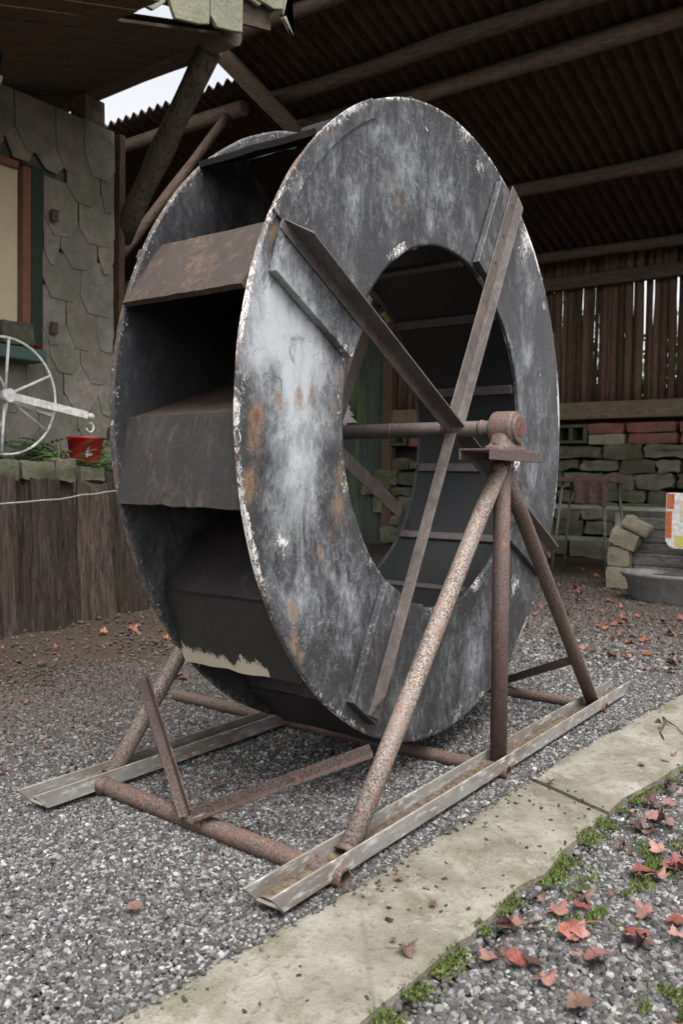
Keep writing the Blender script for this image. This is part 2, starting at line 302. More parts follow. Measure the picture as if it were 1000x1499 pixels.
# gravel: one object of many small stones
rs = np.random.RandomState(3)
def wedge(r0, r1, sp):
    fx, fy = .8135, .5816; n = int((r1**2-r0**2)*.5*.98/(sp*sp)); r = np.sqrt(rs.uniform(r0**2, r1**2, n)); a = math.atan2(fy, fx)+rs.uniform(-.47, .47, n)
    return CP.x+r*np.cos(a), CP.y+r*np.sin(a), r
P = []
for r0, r1, sp, sc in ((1.0, 2.7, .0049, .0044), (2.7, 4.4, .0068, .0057), (4.4, 8.6, .0155, .0095)):
    x, y, r = wedge(r0, r1, sp)
    L = np.interp(x, [s[0] for s in SL], [s[1] for s in SL]); Rr = np.interp(x, [s[0] for s in SL], [s[2] for s in SL])
    nz = np.sin(x*3.1+1)*np.cos(y*2.7)+.5*np.sin(x*7.3+y*5.1)
    keep = ~((y < L-.012) & (y > Rr+.006))
    dirt = np.clip((y+.25*nz-1.45)/.8, 0, 1); far = np.clip((x*.6+y-2.6)/1.8, 0, 1)*.62; keep &= rs.rand(len(x)) > np.maximum(dirt*.93, far)
    right = y < Rr; moss = right & (y > Rr-.035-.03*np.abs(nz)) ; keep &= ~(moss & (rs.rand(len(x)) < .75)); keep &= ~(right & (rs.rand(len(x)) < .25))
    s = sc*np.exp(np.clip(rs.normal(0, .30, len(x)), -.8, .62))*(1+.35*right); P.append(np.stack([x, y, -.006+s*.35*rs.rand(len(x)), s], 1)[keep])
xs = rs.uniform(-1.7, 1.9, 1500); Lx = np.interp(xs, [q[0] for q in SL], [q[1] for q in SL]); ys = Lx+.012-np.abs(rs.normal(0, .022, 1500)); ss = .0034*np.exp(rs.normal(0, .35, 1500)); P.append(np.stack([xs, ys, .020+ss*.4+np.clip(Lx-ys, 0, .02)*.35, ss], 1)); P = np.concatenate(P)
gm = bpy.data.meshes.new('gravel'); gm.vertices.add(len(P)); gm.vertices.foreach_set('co', P[:, :3].astype(np.float32).ravel())
at = gm.attributes.new('siz', 'FLOAT', 'POINT'); at.data.foreach_set('value', P[:, 3].astype(np.float32))
go = bpy.data.objects.new('gravel', gm); S.collection.objects.link(go); struct(go, 'stuff'); go['label'] = 'loose grey crushed gravel covering the yard around the wheel stand'; go['category'] = 'gravel'
gm.materials.append(M['gravel'])
ng = bpy.data.node_groups.new('gravel', 'GeometryNodeTree'); ng.interface.new_socket('Geometry', in_out='INPUT', socket_type='NodeSocketGeometry'); ng.interface.new_socket('Geometry', in_out='OUTPUT', socket_type='NodeSocketGeometry')
N = ng.nodes; LK = ng.links; gi = N.new('NodeGroupInput'); gout = N.new('NodeGroupOutput'); join = N.new('GeometryNodeJoinGeometry')
for i, scl in enumerate(((1, .75, .55), (.9, .9, .6), (1.2, .65, .5), (1, .8, .75), (.85, .6, .55))):
    ic = N.new('GeometryNodeMeshIcoSphere'); ic.inputs['Radius'].default_value = 1; ic.inputs['Subdivisions'].default_value = 2
    nt = N.new('ShaderNodeTexVoronoi'); nt.inputs['Scale'].default_value = 1.1; pos = N.new('GeometryNodeInputPosition'); va = N.new('ShaderNodeVectorMath'); va.operation = 'ADD'; va.inputs[1].default_value = (i*7.3, i*3.1, 1)
    LK.new(pos.outputs[0], va.inputs[0]); LK.new(va.outputs[0], nt.inputs['Vector'])
    vs_ = N.new('ShaderNodeVectorMath'); vs_.operation = 'SUBTRACT'; LK.new(nt.outputs['Color'], vs_.inputs[0]); vs_.inputs[1].default_value = (.5, .5, .5)
    vm = N.new('ShaderNodeVectorMath'); vm.operation = 'SCALE'; LK.new(vs_.outputs[0], vm.inputs[0]); vm.inputs['Scale'].default_value = .55
    sp = N.new('GeometryNodeSetPosition'); LK.new(ic.outputs[0], sp.inputs[0]); LK.new(vm.outputs[0], sp.inputs['Offset'])
    tr = N.new('GeometryNodeTransform'); LK.new(sp.outputs[0], tr.inputs[0]); tr.inputs['Scale'].default_value = scl
    gti = N.new('GeometryNodeGeometryToInstance'); LK.new(tr.outputs[0], gti.inputs[0]); LK.new(gti.outputs[0], join.inputs[0])
iop = N.new('GeometryNodeInstanceOnPoints'); LK.new(gi.outputs[0], iop.inputs['Points']); LK.new(join.outputs[0], iop.inputs['Instance']); iop.inputs['Pick Instance'].default_value = True
ri = N.new('FunctionNodeRandomValue'); ri.data_type = 'INT'; ri.inputs[4].default_value = 0; ri.inputs[5].default_value = 4; LK.new(ri.outputs[2], iop.inputs['Instance Index'])
rv = N.new('FunctionNodeRandomValue'); rv.data_type = 'FLOAT_VECTOR'; rv.inputs[0].default_value = (-.6, -.6, 0); rv.inputs[1].default_value = (.6, .6, 6.28); rv.inputs['Seed'].default_value = 5
ero = N.new('FunctionNodeEulerToRotation'); LK.new(rv.outputs[0], ero.inputs[0]); LK.new(ero.outputs[0], iop.inputs['Rotation'])
na = N.new('GeometryNodeInputNamedAttribute'); na.data_type = 'FLOAT'; na.inputs[0].default_value = 'siz'; LK.new(na.outputs[0], iop.inputs['Scale'])
smn = N.new('GeometryNodeSetMaterial'); smn.inputs['Material'].default_value = M['gravel']; LK.new(iop.outputs[0], smn.inputs[0]); LK.new(smn.outputs[0], gout.inputs[0])
md = go.modifiers.new('gravel', 'NODES'); md.node_group = ng
# crumbs of soil and debris lying on the path
cr_ = MB()
for i in range(520):
    x = rnd.uniform(-1.6, 1.6)
    if noise.noise(Vector((x*3, 11, 0))) < rnd.uniform(-.6, .5): continue
    L, Rr = slab_edges(x); t = rnd.random()**1.8; y = L+(Rr-L)*t; s = rnd.uniform(.0012, .0042)*(2.0 if rnd.random() < .07 else 1)
    cr_.box((x, y, .026+s*.4), (s*2.4, s*1.5, s), Matrix.Rotation(rnd.uniform(0, 3), 3, 'Z') @ Matrix.Rotation(rnd.uniform(-.5, .5), 3, 'X'), jit=s*.55)
d_ = cr_.build('debris', 'soil'); struct(d_, 'stuff'); d_['label'] = 'dark crumbs of soil and grit scattered over the mossy concrete path'; d_['category'] = 'debris'
# moss along the path edge
ms = MB()
for i in range(20000):
    x = rnd.uniform(-1.7, 1.7); L, Rr = slab_edges(x); w = noise.noise(Vector((x*3, 2, 0)))*.5+.5; w2 = noise.noise(Vector((x*11, 7, 0)))
    if w2 < -.02: continue
    y = Rr+.012-abs(rnd.gauss(0, 1))*(.006+.075*w*w)
    h = rnd.uniform(.002, .0075)*(1.7 if rnd.random() < .05 else 1); a = rnd.uniform(0, 6.28); b = .0030; tx, ty = rnd.uniform(-.005, .005), rnd.uniform(-.005, .005); z = .004 if y < Rr else .014
    ms.add([(x-b*math.cos(a), y-b*math.sin(a), z), (x+b*math.cos(a), y+b*math.sin(a), z), (x+tx, y+ty, z+h)], [(0, 1, 2)])
for i in range(9000):
    cx, cy = [(-.95, -1.0), (-.35, -.8), (.2, -.86), (.7, -.95), (-.6, -.76)][i % 5]; x = rnd.gauss(cx, .09); y = rnd.gauss(cy, .035)
    if y > slab_edges(x)[1]-.01 or noise.noise(Vector((x*14, y*14, 0))) < .02: continue
    a = rnd.uniform(0, 6.28); b = .003; ms.add([(x-b*math.cos(a), y-b*math.sin(a), .003), (x+b*math.cos(a), y+b*math.sin(a), .003), (x+rnd.uniform(-.006, .006), y+rnd.uniform(-.006, .006), rnd.uniform(.008, .014))], [(0, 1, 2)])
o = ms.build('moss', 'mossm'); struct(o, 'stuff'); o['label'] = 'bright green moss creeping along the outer edge of the concrete path'; o['category'] = 'moss'
# ------------------------------------------------------------------ the water wheel
H, RO, RI, WD = 1.0875, 1.0, .58, .424
RUST = [(-0.931, 1.072, 0.026, 1), (-0.94, 1.015, 0.023, 0.8), (-0.953, 0.918, 0.026, 0.9), (-0.957, 0.882, 0.019, 0.8), (-0.852, 1.11, 0.02, 0.8), (-0.772, 1.134, 0.02, 0.8), (-0.708, 1.147, 0.021, 0.8), (-0.598, 1.207, 0.026, 0.7), (-0.617, 1.114, 0.022, 0.6), (-0.591, 0.941, 0.026, 0.7), (-0.594, 0.848, 0.03, 0.8), (-0.561, 0.81, 0.019, 0.5), (-0.677, 0.736, 0.014, 0.8), (-0.63, 0.775, 0.015, 0.6), (-0.731, 0.673, 0.014, 0.6), (-0.782, 0.59, 0.024, 0.8), (-0.778, 0.52, 0.02, 0.8), (-0.746, 0.471, 0.014, 0.9), (-0.852, 1.501, 0.019, 0.7), (-0.825, 1.474, 0.02, 0.7), (-0.641, 1.444, 0.018, 0.7), (-0.368, 1.773, 0.012, 0.8), (-0.311, 1.74, 0.012, 0.9), (-0.539, 1.502, 0.015, 0.6), (-0.576, 1.347, 0.019, 0.6), (-0.681, 1.839, 0.018, 0.7), (-0.495, 1.904, 0.022, 0.5), (-0.865, 1.522, 0.016, 0.9), (-0.89, 1.508, 0.016, 0.8), (-0.402, 0.607, 0.016, 0.5), (-0.672, 1.482, 0.018, 0.6)]
CHALK = [(-0.808, 1.293, 0.102, 0.9), (-0.751, 1.198, 0.102, 1), (-0.862, 1.35, 0.073, 0.8), (-0.721, 1.097, 0.089, 0.9), (-0.747, 0.99, 0.08, 0.8), (-0.657, 0.885, 0.071, 0.7), (-0.825, 0.817, 0.06, 0.7), (-0.62, 0.646, 0.084, 0.6), (-0.708, 0.564, 0.08, 0.6), (-0.645, 0.409, 0.075, 0.5), (-0.934, 1.209, 0.049, 0.7), (-0.588, 1.763, 0.075, 0.4), (-0.761, 1.608, 0.043, 0.6), (-0.236, 1.832, 0.122, 0.3), (-0.521, 1.673, 0.093, 0.35), (-0.39, 1.902, 0.117, 0.3), (0.641, 1.677, 0.067, 0.6), (0.624, 1.412, 0.052, 0.7), (0.77, 1.213, 0.055, 0.7), (0.753, 0.938, 0.069, 0.8), (0.698, 0.721, 0.054, 0.5), (0.243, 0.303, 0.073, 0.5), (-0.488, 0.537, 0.058, 0.35), (-0.022, 1.809, 0.088, 0.35)]
CHIP = [(-0.824, 0.766, 0.038, 0.9), (-0.77, 0.807, 0.017, 0.6), (-0.884, 0.777, 0.008, 1), (0.048, 2.016, 0.041, 0.6), (0.198, 1.996, 0.033, 0.8), (0.245, 1.905, 0.019, 0.6), (0.169, 1.861, 0.019, 0.5), (-0.311, 1.76, 0.016, 0.7), (-0.001, 0.217, 0.014, 0.8), (0.123, 0.121, 0.052, 0.8), (0.305, 0.144, 0.037, 0.8), (0.58, 0.515, 0.047, 0.9), (0.718, 0.392, 0.05, 0.7), (0.655, 0.318, 0.04, 0.8), (-0.647, 0.502, 0.021, 0.5), (-0.535, 0.428, 0.028, 0.5), (-0.612, 0.347, 0.028, 0.5), (-0.554, 0.526, 0.019, 0.5), (-0.281, 1.979, 0.012, 0.8), (-0.161, 2.0, 0.013, 0.8), (0.578, 1.093, 0.021, 0.8), (0.587, 0.936, 0.021, 0.7), (0.793, 1.625, 0.022, 0.9), (-0.032, 2.044, 0.022, 0.5), (-0.98, 1.14, 0.016, 0.8), (-0.976, 1.203, 0.013, 0.7), (0.335, 1.738, 0.019, 0.6), (-0.344, 1.613, 0.02, 0.5), (-0.482, 1.495, 0.019, 0.5), (-0.23, 1.671, 0.016, 0.5)]
def wearf(v):
    out = []
    for L, k in ((RUST, 1.2), (CHALK, 1.25), (CHIP, 1.5)):
        s = 0
        for x, z, r, a in L:
            dz = v.z-z; d = ((v.x-x)**2+(dz*(.45 if (L is RUST and dz < 0) else 1))**2)/(r*k)**2
            if d < 6: s = max(s, a*math.exp(-d*.7)) *(.8 if L is CHIP else 1) if L is not CHALK else s+a*math.exp(-d*.7)*.55
        out.append(min(s, 1))
    rr = math.hypot(v.x, v.z-H); ang = math.atan2(v.z-H, v.x)
    if rr > .955: out[2] = max(out[2], .95*min(1, (rr-.955)/.04)*(.62+.75*noise.noise(Vector((ang*3, 1, 0))))); out[0] = max(out[0], .35*max(0, noise.noise(Vector((ang*5, 4, 0)))))
    if rr < .61: out[2] = max(out[2], .45+.5*noise.noise(Vector((ang*4, 8, 0))))
    if rr > .994: out[0] = max(out[0], .55+.4*noise.noise(Vector((ang*9, 2, 0))))
    out[0] = max(out[0], .30*max(0, noise.noise(Vector((v.x*3.1, v.z*1.7, 3)))+.1)); out[2] = max(out[2], .27+.55*noise.noise(Vector((v.x*6, v.z*4, 12))) if rr > .8 else .15)
    out[1] *= .72+.9*noise.noise(Vector((v.x*7, v.z*3.5, 21)))+.5*noise.noise(Vector((v.x*19, v.z*12, 2)))
    return tuple(min(1, max(0, q)) for q in out)
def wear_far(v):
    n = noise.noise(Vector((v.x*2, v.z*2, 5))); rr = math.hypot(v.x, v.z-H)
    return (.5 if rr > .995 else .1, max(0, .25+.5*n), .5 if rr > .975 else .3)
wheel = thing('water_wheel', 'large weathered black steel water wheel with open buckets held on its rusty pipe stand', 'water wheel', (0, WD/2, .0))
def annulus(y0, y1, wear, name, mat='plate'):
    m = MB(); NA, NR = 288, 46
    def warp(x, z): return .0035*noise.noise(Vector((x*2.2, z*2.2, y0*9)))
    for y, fl in ((y0, False), (y1, True)):
        def fn(u, v):
            a = 2*math.pi*u; r = RI+(RO-RI)*v; r += .0025*noise.noise(Vector((math.cos(a)*9, math.sin(a)*9, y0*5)))*(v > .9 or v < .1)
            x, z = r*math.cos(a), H+r*math.sin(a); return Vector((x, y+warp(x, z), z))
        m.grid(fn, NA, NR, fl)
    n = (NA+1)*(NR+1)
    for j in (0, NR):
        for i in range(NA):
            a, b = i*(NR+1)+j, (i+1)*(NR+1)+j; q = (a, b, b+n, a+n); m.f.append(q if j == NR else q[::-1])
    return m.build(name, mat, wheel, wear=wear)
def pol(r, deg, y): return Vector((r*math.cos(R(deg)), y, H+r*math.sin(R(deg))))
pl = annulus(-.012, 0.0, wearf, 'side_plate'); pl['label'] = 'near side plate with chalky blue grey patches, rust spots and white paint chips'
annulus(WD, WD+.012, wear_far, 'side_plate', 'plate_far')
# raised rim segments lapped over the near plate's left edge
def rim_seg(a0, a1, r0, r1, y0, y1):
    m = MB(); n = 40
    def f(u, v, y): a = R(a0+(a1-a0)*u); r = r0+(r1-r0)*v; return Vector((r*math.cos(a), y, H+r*math.sin(a)))
    m.grid(lambda u, v: f(u, v, y0), n, 4); m.grid(lambda u, v: f(u, v, y1), n, 4, True)
    for v in (0, 1):
        m.grid(lambda u, w: f(u, v, y0+(y1-y0)*w), n, 1, v == 0)
    for u in (0, 1): m.grid(lambda v, w: f(u, v, y0+(y1-y0)*w), 4, 1, u == 1)
    return m.build('rim_strip', 'plate', wheel, wear=wearf)
rim_seg(118, 152, .955, 1.004, -.019, -.0125)
# buckets
for k in range(12):
    A = 134.2+29.95*k; ye0, ye1 = .0015, WD-.0015
    e = pol(.999, A, 0); f = pol(.94, A-13.2, 0); s_ = pol(RI+.004, A-25, 0)
    b = MB(); mat = {1: 'rustbucket', 3: 'peelbucket'}.get(k, 'bucket')
    def board(m, p, q, th, nu=14, nv=20, seed=0):
        d = (q-p); nrm = Vector((d.z, 0, -d.x)).normalized()*th
        def fn(off):
            return lambda u, v: Vector((p.x, 0, p.z))+Vector((d.x, 0, d.z))*u+off+Vector((0, ye0+(ye1-ye0)*v, 0))+nrm.normalized()*(.004*noise.noise(Vector((u*2, v*3, seed)))) + Vector((d.x, 0, d.z)).normalized()*((.006*noise.noise(Vector((v*9, seed, 0)))) if u == 0 else 0)
        m.grid(fn(Vector((0, 0, 0))), nu, nv, True); m.grid(fn(nrm), nu, nv, False)
        for u in (0, 1): m.grid(lambda v, w: fn(nrm*w)(u, v), nv, 1, u == 0)
        for v in (0, 1): m.grid(lambda u, w: fn(nrm*w)(u, v), nu, 1, v == 1)
    def bw(v, e=e, k=k):
        d = math.hypot(v.x-e.x, v.z-e.z); n = noise.noise(Vector((v.y*9, k, 0))); n2 = noise.noise(Vector((v.x*5, v.y*4, v.z*5+k)))
        peel = 0
        if k == 3 and v.y > .10: peel = max(0, 1.35-d/(.036+.030*noise.noise(Vector((v.y*24, 3, 0)))+.05*(v.y-.2))*.62)
        return (.12*(k == 1)+(.12 if (k == 1 and abs(v.y-.20-(d-.1)*.6) < .05) else 0)+.2*(k == 2), max(0, .35*n2)+.15*(k == 2), max(peel, .2+.15*n2))
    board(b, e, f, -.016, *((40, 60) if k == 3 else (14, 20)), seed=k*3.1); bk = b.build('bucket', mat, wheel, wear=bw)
    if k == 1: bk['label'] = 'bucket with a red brown rusty lip'
    if k == 3: bk['label'] = 'bucket with cream paint peeling along its lower lip'
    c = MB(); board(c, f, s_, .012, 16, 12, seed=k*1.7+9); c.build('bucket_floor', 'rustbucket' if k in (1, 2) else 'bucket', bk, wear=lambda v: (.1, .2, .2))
    # drum panel between this floor and the next, with an inner ledge
    dmb = MB(); a0, a1 = A-25, A+4.95
    def dr(u, v, r): a = a0+(a1-a0)*u; return pol(r, a, ye0+(ye1-ye0)*v)
    dmb.grid(lambda u, v: dr(u, v, RI+.002), 10, 6, True); dmb.grid(lambda u, v: dr(u, v, RI+.008), 10, 6, False)
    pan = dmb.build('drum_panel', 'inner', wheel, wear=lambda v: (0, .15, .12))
    lg = MB(); t = pol(1, a0, 0)-Vector((0, 0, H)); tn = Vector((-t.z, 0, t.x)); p0 = pol(RI-.004, a0, ye0+.004); p1 = pol(RI-.004, a0, ye1-.004)
    lg.prism([(-.016, -.004), (.016, -.004), (.016, .010), (-.016, .010)], p0, p1, tn, t); lg.build('ledge_strip', 'spoke', pan, bevel=.0015)  # iron colour lighter than the drum paints in the lit ledge edges
# spokes and mounting boards on both plates
def spoke(ang, side, bsign, ro, base, flat, fd, first=0):
    e = Vector((math.cos(R(ang)), 0, math.sin(R(ang)))); n = Vector((-e.z, 0, e.x))*bsign      # n points to the board side
    out = Vector((0, -1 if side == 0 else 1, 0)); yb = -.0135 if side == 0 else WD+.0135
    c = Vector((0, yb, H)); bd = MB(); bt = .024
    bd.prism([(-.025, 0), (.124, 0), (.124, bt), (-.025, bt)], c+e*.585, c+e*.957, n, out, [0, 0, 0, 0], [0.015, -.012, -.012, .015])
    bo = bd.build('spoke_board', 'plate' if side == 0 else 'plate_far', wheel, bevel=.002, wear=(wearf if side == 0 else wear_far))
    sp_ = MB(); th = .005; sg = 1 if flat > 0 else -1
    prof = [(base-th*sg, 0), (base+flat, 0), (base+flat, th), (base, th), (base, fd), (base-th*sg, fd)]
    c2 = c+out*(bt+.0008); o0 = [0]*6; o1 = [0, 0, 0, 0, -.06, -.06]
    if sg < 0: prof = prof[::-1]; o1 = o1[::-1]
    sp_.prism(prof, c2+e*(.012 if first else .034), c2+e*ro, n, out, o0, o1)
    so_ = sp_.build('spoke', 'spoke', wheel, bevel=.001, wear=lambda v: (.2+.3*noise.noise(v*7), .2+.4*noise.noise(v*4), .08))
    for r in (.66, .78, .92):
        bl = MB(); pp = c2+e*r+n*(base+flat*.55)+out*th; bl.tube([pp-out*.002, pp+out*.004], .0055, 6); bl.build('bolt', 'spoke', so_)
    return so_
for side in (0, 1):
    spoke(152.7, side, 1, .985, .006, .026, .054, 1); spoke(-27.3, side, -1, .975, .006, .026 if side == 0 else .055, .054)
    spoke(62.4, side, 1, .985, 0, .054 if side == 0 else -.054, .036, 1); spoke(-117.2, side, -1, .955, .033, -.05, .038)
hb = MB(); hb.tube([(0, -.045, H), (0, -.010, H)], .036, 20); hb.build('hub', 'spoke', wheel, bevel=.002)
hb = MB(); hb.tube([(0, WD+.010, H), (0, WD+.045, H)], .036, 20); hb.build('hub', 'spoke', wheel, bevel=.002)
ax = MB(); ax.tube([(0, -.255, H), (0, .2, H), (0, .709, H)], .0255, 24); axo = ax.build('axle', 'shaft', wheel)
cl = MB(); cl.tube([(0, -.150, H), (0, -.142, H), (0, -.134, H)], [.026, .0285, .026], 20); cl.build('weld_collar', 'bearing', axo); cl = MB(); cl.tube([(0, .19, H), (0, .197, H)], .0268, 20); cl.build('weld_collar', 'bearing', axo)
# ------------------------------------------------------------------ the stand
YF = -.252; CW_, CH_ = .080, .046
stand = thing('wheel_stand', 'rusty steel stand of pipe legs and channel rails carrying the water wheel', 'stand', (0, WD/2, 0))
for i, y0 in enumerate((YF, .609)):
    y1 = y0+CW_; zb = .013; th = .006
    m = MB(); prof = [(0, 0), (CW_, 0), (CW_, CH_), (CW_-th, CH_), (CW_-th, th), (th, th), (th, CH_), (0, CH_)]
    offs0 = [.045, .045, 0, 0, .04, .04, 0, 0]; offs1 = [-x*1.9 for x in offs0]
    x0, x1 = (-1.142, 1.285) if i == 0 else (-1.105, 1.285)
    m.prism(prof, (x0, y0, zb), (x1, y0, zb), (0, 1, 0), (0, 0, 1), offs0, offs1)
    ro = m.build('base_rail', 'rail', stand, bevel=.0015)
    d = MB(); d.grid(lambda u, v: Vector((x0+.05+(x1-x0-.14)*u, y0+th+.0008+(CW_-2*th-.0016)*v, zb+th+.005+.009*abs(noise.noise(Vector((u*40, v*4, i))))+.006*noise.noise(Vector((u*9, v, 1))))), 160, 6, True)
    d.build('dirt', 'dirt', ro)
apex = 1.0
for side, yc in ((0, YF+CW_/2), (1, .609+CW_/2)):
    for sg in (-1, 1):
        bx_ = -.812 if sg < 0 else .925
        m = MB(); a = Vector((bx_, yc, .026)); b = Vector((sg*.022, yc+.001*sg, .962))
        pts = [a.lerp(b, t) for t in (0, .3, .6, .85, 1)]; pts[-1].x = sg*.012
        m.tube(pts, .0255, 20, jit=.01); lo = m.build('leg_pipe', 'leg' if sg < 0 else 'cross', stand)
        wd = MB(); wd.tube([a+(b-a).normalized()*.0, a+(b-a).normalized()*.016], [.034, .0262], 16, jit=.25); wd.build('weld', 'cross', lo)
    m = MB(); m.tube([(.018 if side == 0 else 0, yc-.004, .02), (.008, yc-.004, .5), (0, yc-.004, .984)], .0265, 20, jit=.01); m.build('post', 'post', stand)
    # bearing plate: inverted channel
    m = MB(); y0 = -.272 if side == 0 else .598; w = .104; z1 = 1.016; h = .032; th = .006
    m.prism([(0, 0), (th, 0), (th, h-th), (w-th, h-th), (w-th, 0), (w, 0), (w, h), (0, h)], (-.205, y0, z1-h), (.165, y0, z1-h), (0, 1, 0), (0, 0, 1)); m.build('bearing_plate', 'post', stand, bevel=.0015)
    # pillow block
    yb = y0+.062-.006; s = -1 if side == 0 else 1; m = MB()
    def blk(u, v):   # lofted from an oblong foot up into a round housing along x
        return None
    nseg = 28
    foot = []
    for zf, wx, wy in ((z1+.0005, .098, .046), (z1+.012, .096, .044), (z1+.019, .070, .040), (z1+.028, .062, .037), (z1+.055, .057, .037)):
        ring = []
        for q in range(nseg):
            t = 2*math.pi*q/nseg; cx, sx_ = math.cos(t), math.sin(t); px = wx*math.copysign(abs(cx)**.6, cx); py = wy*math.copysign(abs(sx_)**.6, sx_); ring.append((px+.02, yb+py, zf))
        foot.append(ring)
    vs = [p for r_ in foot for p in r_]; fs = [(i*nseg+q, i*nseg+(q+1) % nseg, (i+1)*nseg+(q+1) % nseg, (i+1)*nseg+q) for i in range(len(foot)-1) for q in range(nseg)]; fs.append(tuple(reversed(range(nseg)))); fs.append(tuple(range((len(foot)-1)*nseg, len(foot)*nseg)))
    m.add(vs, fs, None, True)
    cz = H-.004
    m.tube([(.02, yb+.042, cz), (.02, yb+.036, cz), (.02, yb-.030, cz), (.02, yb-.038, cz)], [.050, .058, .058, .050], 28)
    m.tube([(.02, yb+s*.036, cz), (.02, yb+s*.044, cz), (.02, yb+s*.048, cz)], [.046, .046, .040], 28)
    bo = m.build('bearing', 'bearing', stand, bevel=.002)
    e = MB(); e.tube([(.02, yb+s*.046, cz), (.02, yb+s*.0500, cz)], .022, 24); e.build('shaft_end', 'orange', bo)
    for bx2 in (-.052, .092):
        q = MB(); q.tube([(bx2, yb, z1+.010), (bx2, yb, z1+.026)], .011, 6); q.build('bolt', 'post', bo, bevel=.001)
for x_, y_, z_, r_ in ((-.012, YF+.04, .962, .036), (-.012, .649, .962, .036), (-.905, YF+CW_+.004, .026, .031), (-.018, YF+CW_+.004, .024, .029), (.932, YF+CW_+.004, .024, .029), (-.88, .603, .026, .031)):
    q_ = MB(); c_ = Vector((x_, y_, z_)); sd_ = x_*9+y_
    q_.grid(lambda u, v: c_+Vector((math.cos(6.2832*u)*math.sin(math.pi*v)*r_, math.sin(6.2832*u)*math.sin(math.pi*v)*r_*.6, math.cos(math.pi*v)*r_*.8))*(1+.28*noise.noise(Vector((math.cos(6.2832*u)*2.5, math.sin(6.2832*u)*2.5, v*5+sd_)))), 20, 10, True); q_.build('weld', 'cross', stand)
def hollow(m, p, q, r, seg=22):
    m.tube([p, q], r, seg, caps=False); d = (Vector(q)-Vector(p)).normalized(); p, q = Vector(p), Vector(q)
    o = len(m.v); m.tube([q+d*.0005, p-d*.0005], r-.005, seg, caps=False)
    m.tube([p, p+d*.0], [r, r-.005], seg, caps=False) if False else None
    # end rings
    ref = d.orthogonal().normalized(); w = d.cross(ref)
    for c, fl in ((p, 0), (q, 1)):
        vs = [c+(ref*math.cos(2*math.pi*k/seg)+w*math.sin(2*math.pi*k/seg))*rr for rr in (r, r-.005) for k in range(seg)]
        m.add(vs, [(k, (k+1) % seg, seg+(k+1) % seg, seg+k) if not fl else (k, seg+k, seg+(k+1) % seg, (k+1) % seg) for k in range(seg)])
for x, y0, y1, r in ((-.905, -.272, .608, .0245), (-.018, -.268, 1.22, .0225), (.932, -.264, .69, .022)):
    m = MB(); hollow(m, (x, y0, .016), (x+(.04 if x < -.5 else 0), y1, .018), r)
    m.build('cross_pipe', 'cross', stand)
def angle_bar(p, q, w=.029, flip=1):
    p, q = Vector(p), Vector(q); d = (q-p).normalized(); a = d.cross(Vector((0, 0, 1))).normalized()*flip; b = a.cross(d).normalized()
    if b.z < 0: b = -b
    th = .004; m = MB(); m.prism([(0, 0), (w, 0), (w, th), (th, th), (th, w), (0, w)], p, q, a, b); return m.build('angle_brace', 'angle', stand, bevel=.0008)
angle_bar((-.905, .225, .036), (-.715, .610, .305), flip=-1); angle_bar((-.905, .205, .036), (-.672, -.19, .225), flip=1)
angle_bar((.94, .225, .036), (.70, .61, .29), flip=1); angle_bar((.94, .205, .036), (.735, -.185, .22), flip=-1)
wd = MB(); wd.tube([(-.89, .18, .030), (-.888, .245, .030)], [.026, .028], 14, jit=.3); wd.build('weld', 'cross', stand)
# ------------------------------------------------------------------ shed: back wall at x = XB
XB = 8.2
wall = thing('stone_wall', 'low mossy rubble wall with red bricks and hollow blocks under the pole fence', 'wall', (XB, 2.4, 0))
m = MB(); m.box((XB+.22, 2.4, .90), (.28, 6.2, 1.80)); m.build('wall_core', 'mortar', wall)
def rough(mb, c, d, jit, tint, rot=0):
    mt = Matrix.Rotation(rot, 3, 'X'); c = Vector(c); n = 4; vs = {}; sd_ = rnd.uniform(0, 50)
    for face in range(6):
        def fn(u, v):
            a, b = u*2-1, v*2-1; p = [(1, a, b), (-1, a, b), (a, 1, b), (a, -1, b), (a, b, 1), (a, b, -1)][face]
            p = Vector(p); q = Vector((math.copysign(abs(p.x)**1, p.x), p.y, p.z)); l = max(abs(p.x), abs(p.y), abs(p.z)); s2 = p.normalized()*1.25
            q = p*.82+s2*.18; q = Vector((q.x*d[0]/2, q.y*d[1]/2, q.z*d[2]/2)); q += Vector((noise.noise(p*1.1+Vector((sd_, 0, 0))), noise.noise(p*1.1+Vector((0, sd_, 0))), noise.noise(p*1.1+Vector((0, 0, sd_)))))*jit
            return c+mt @ q
        mb.grid(fn, n, n, face in (1, 2, 5), True, tint)
    return mb
zc = [0, .26, .46, .70, .86, 1.08, 1.24, 1.42]; cnt = 0
for r in range(len(zc)-1):
    y = -.55+rnd.uniform(-.2, 0); h = zc[r+1]-zc[r]
    while y < 5.3 and cnt < 84:
        w = rnd.uniform(.28, .62)*(1.25 if r < 3 else 1); t = rnd.uniform(.55, 1.35); g_ = rnd.uniform(.95, 1.1)
        m = MB(); rough(m, (XB+rnd.uniform(-.03, .05), y+w/2, zc[r]+h/2+rnd.uniform(-.015, .015)), (.34, w-rnd.uniform(.01, .05), h-rnd.uniform(-.01, .05)), .045, (t*1.02, t*g_, t*.9), rnd.uniform(-.03, .03)); m.build('stone', 'rock', wall); y += w; cnt += 1
y = -.5; k = 0
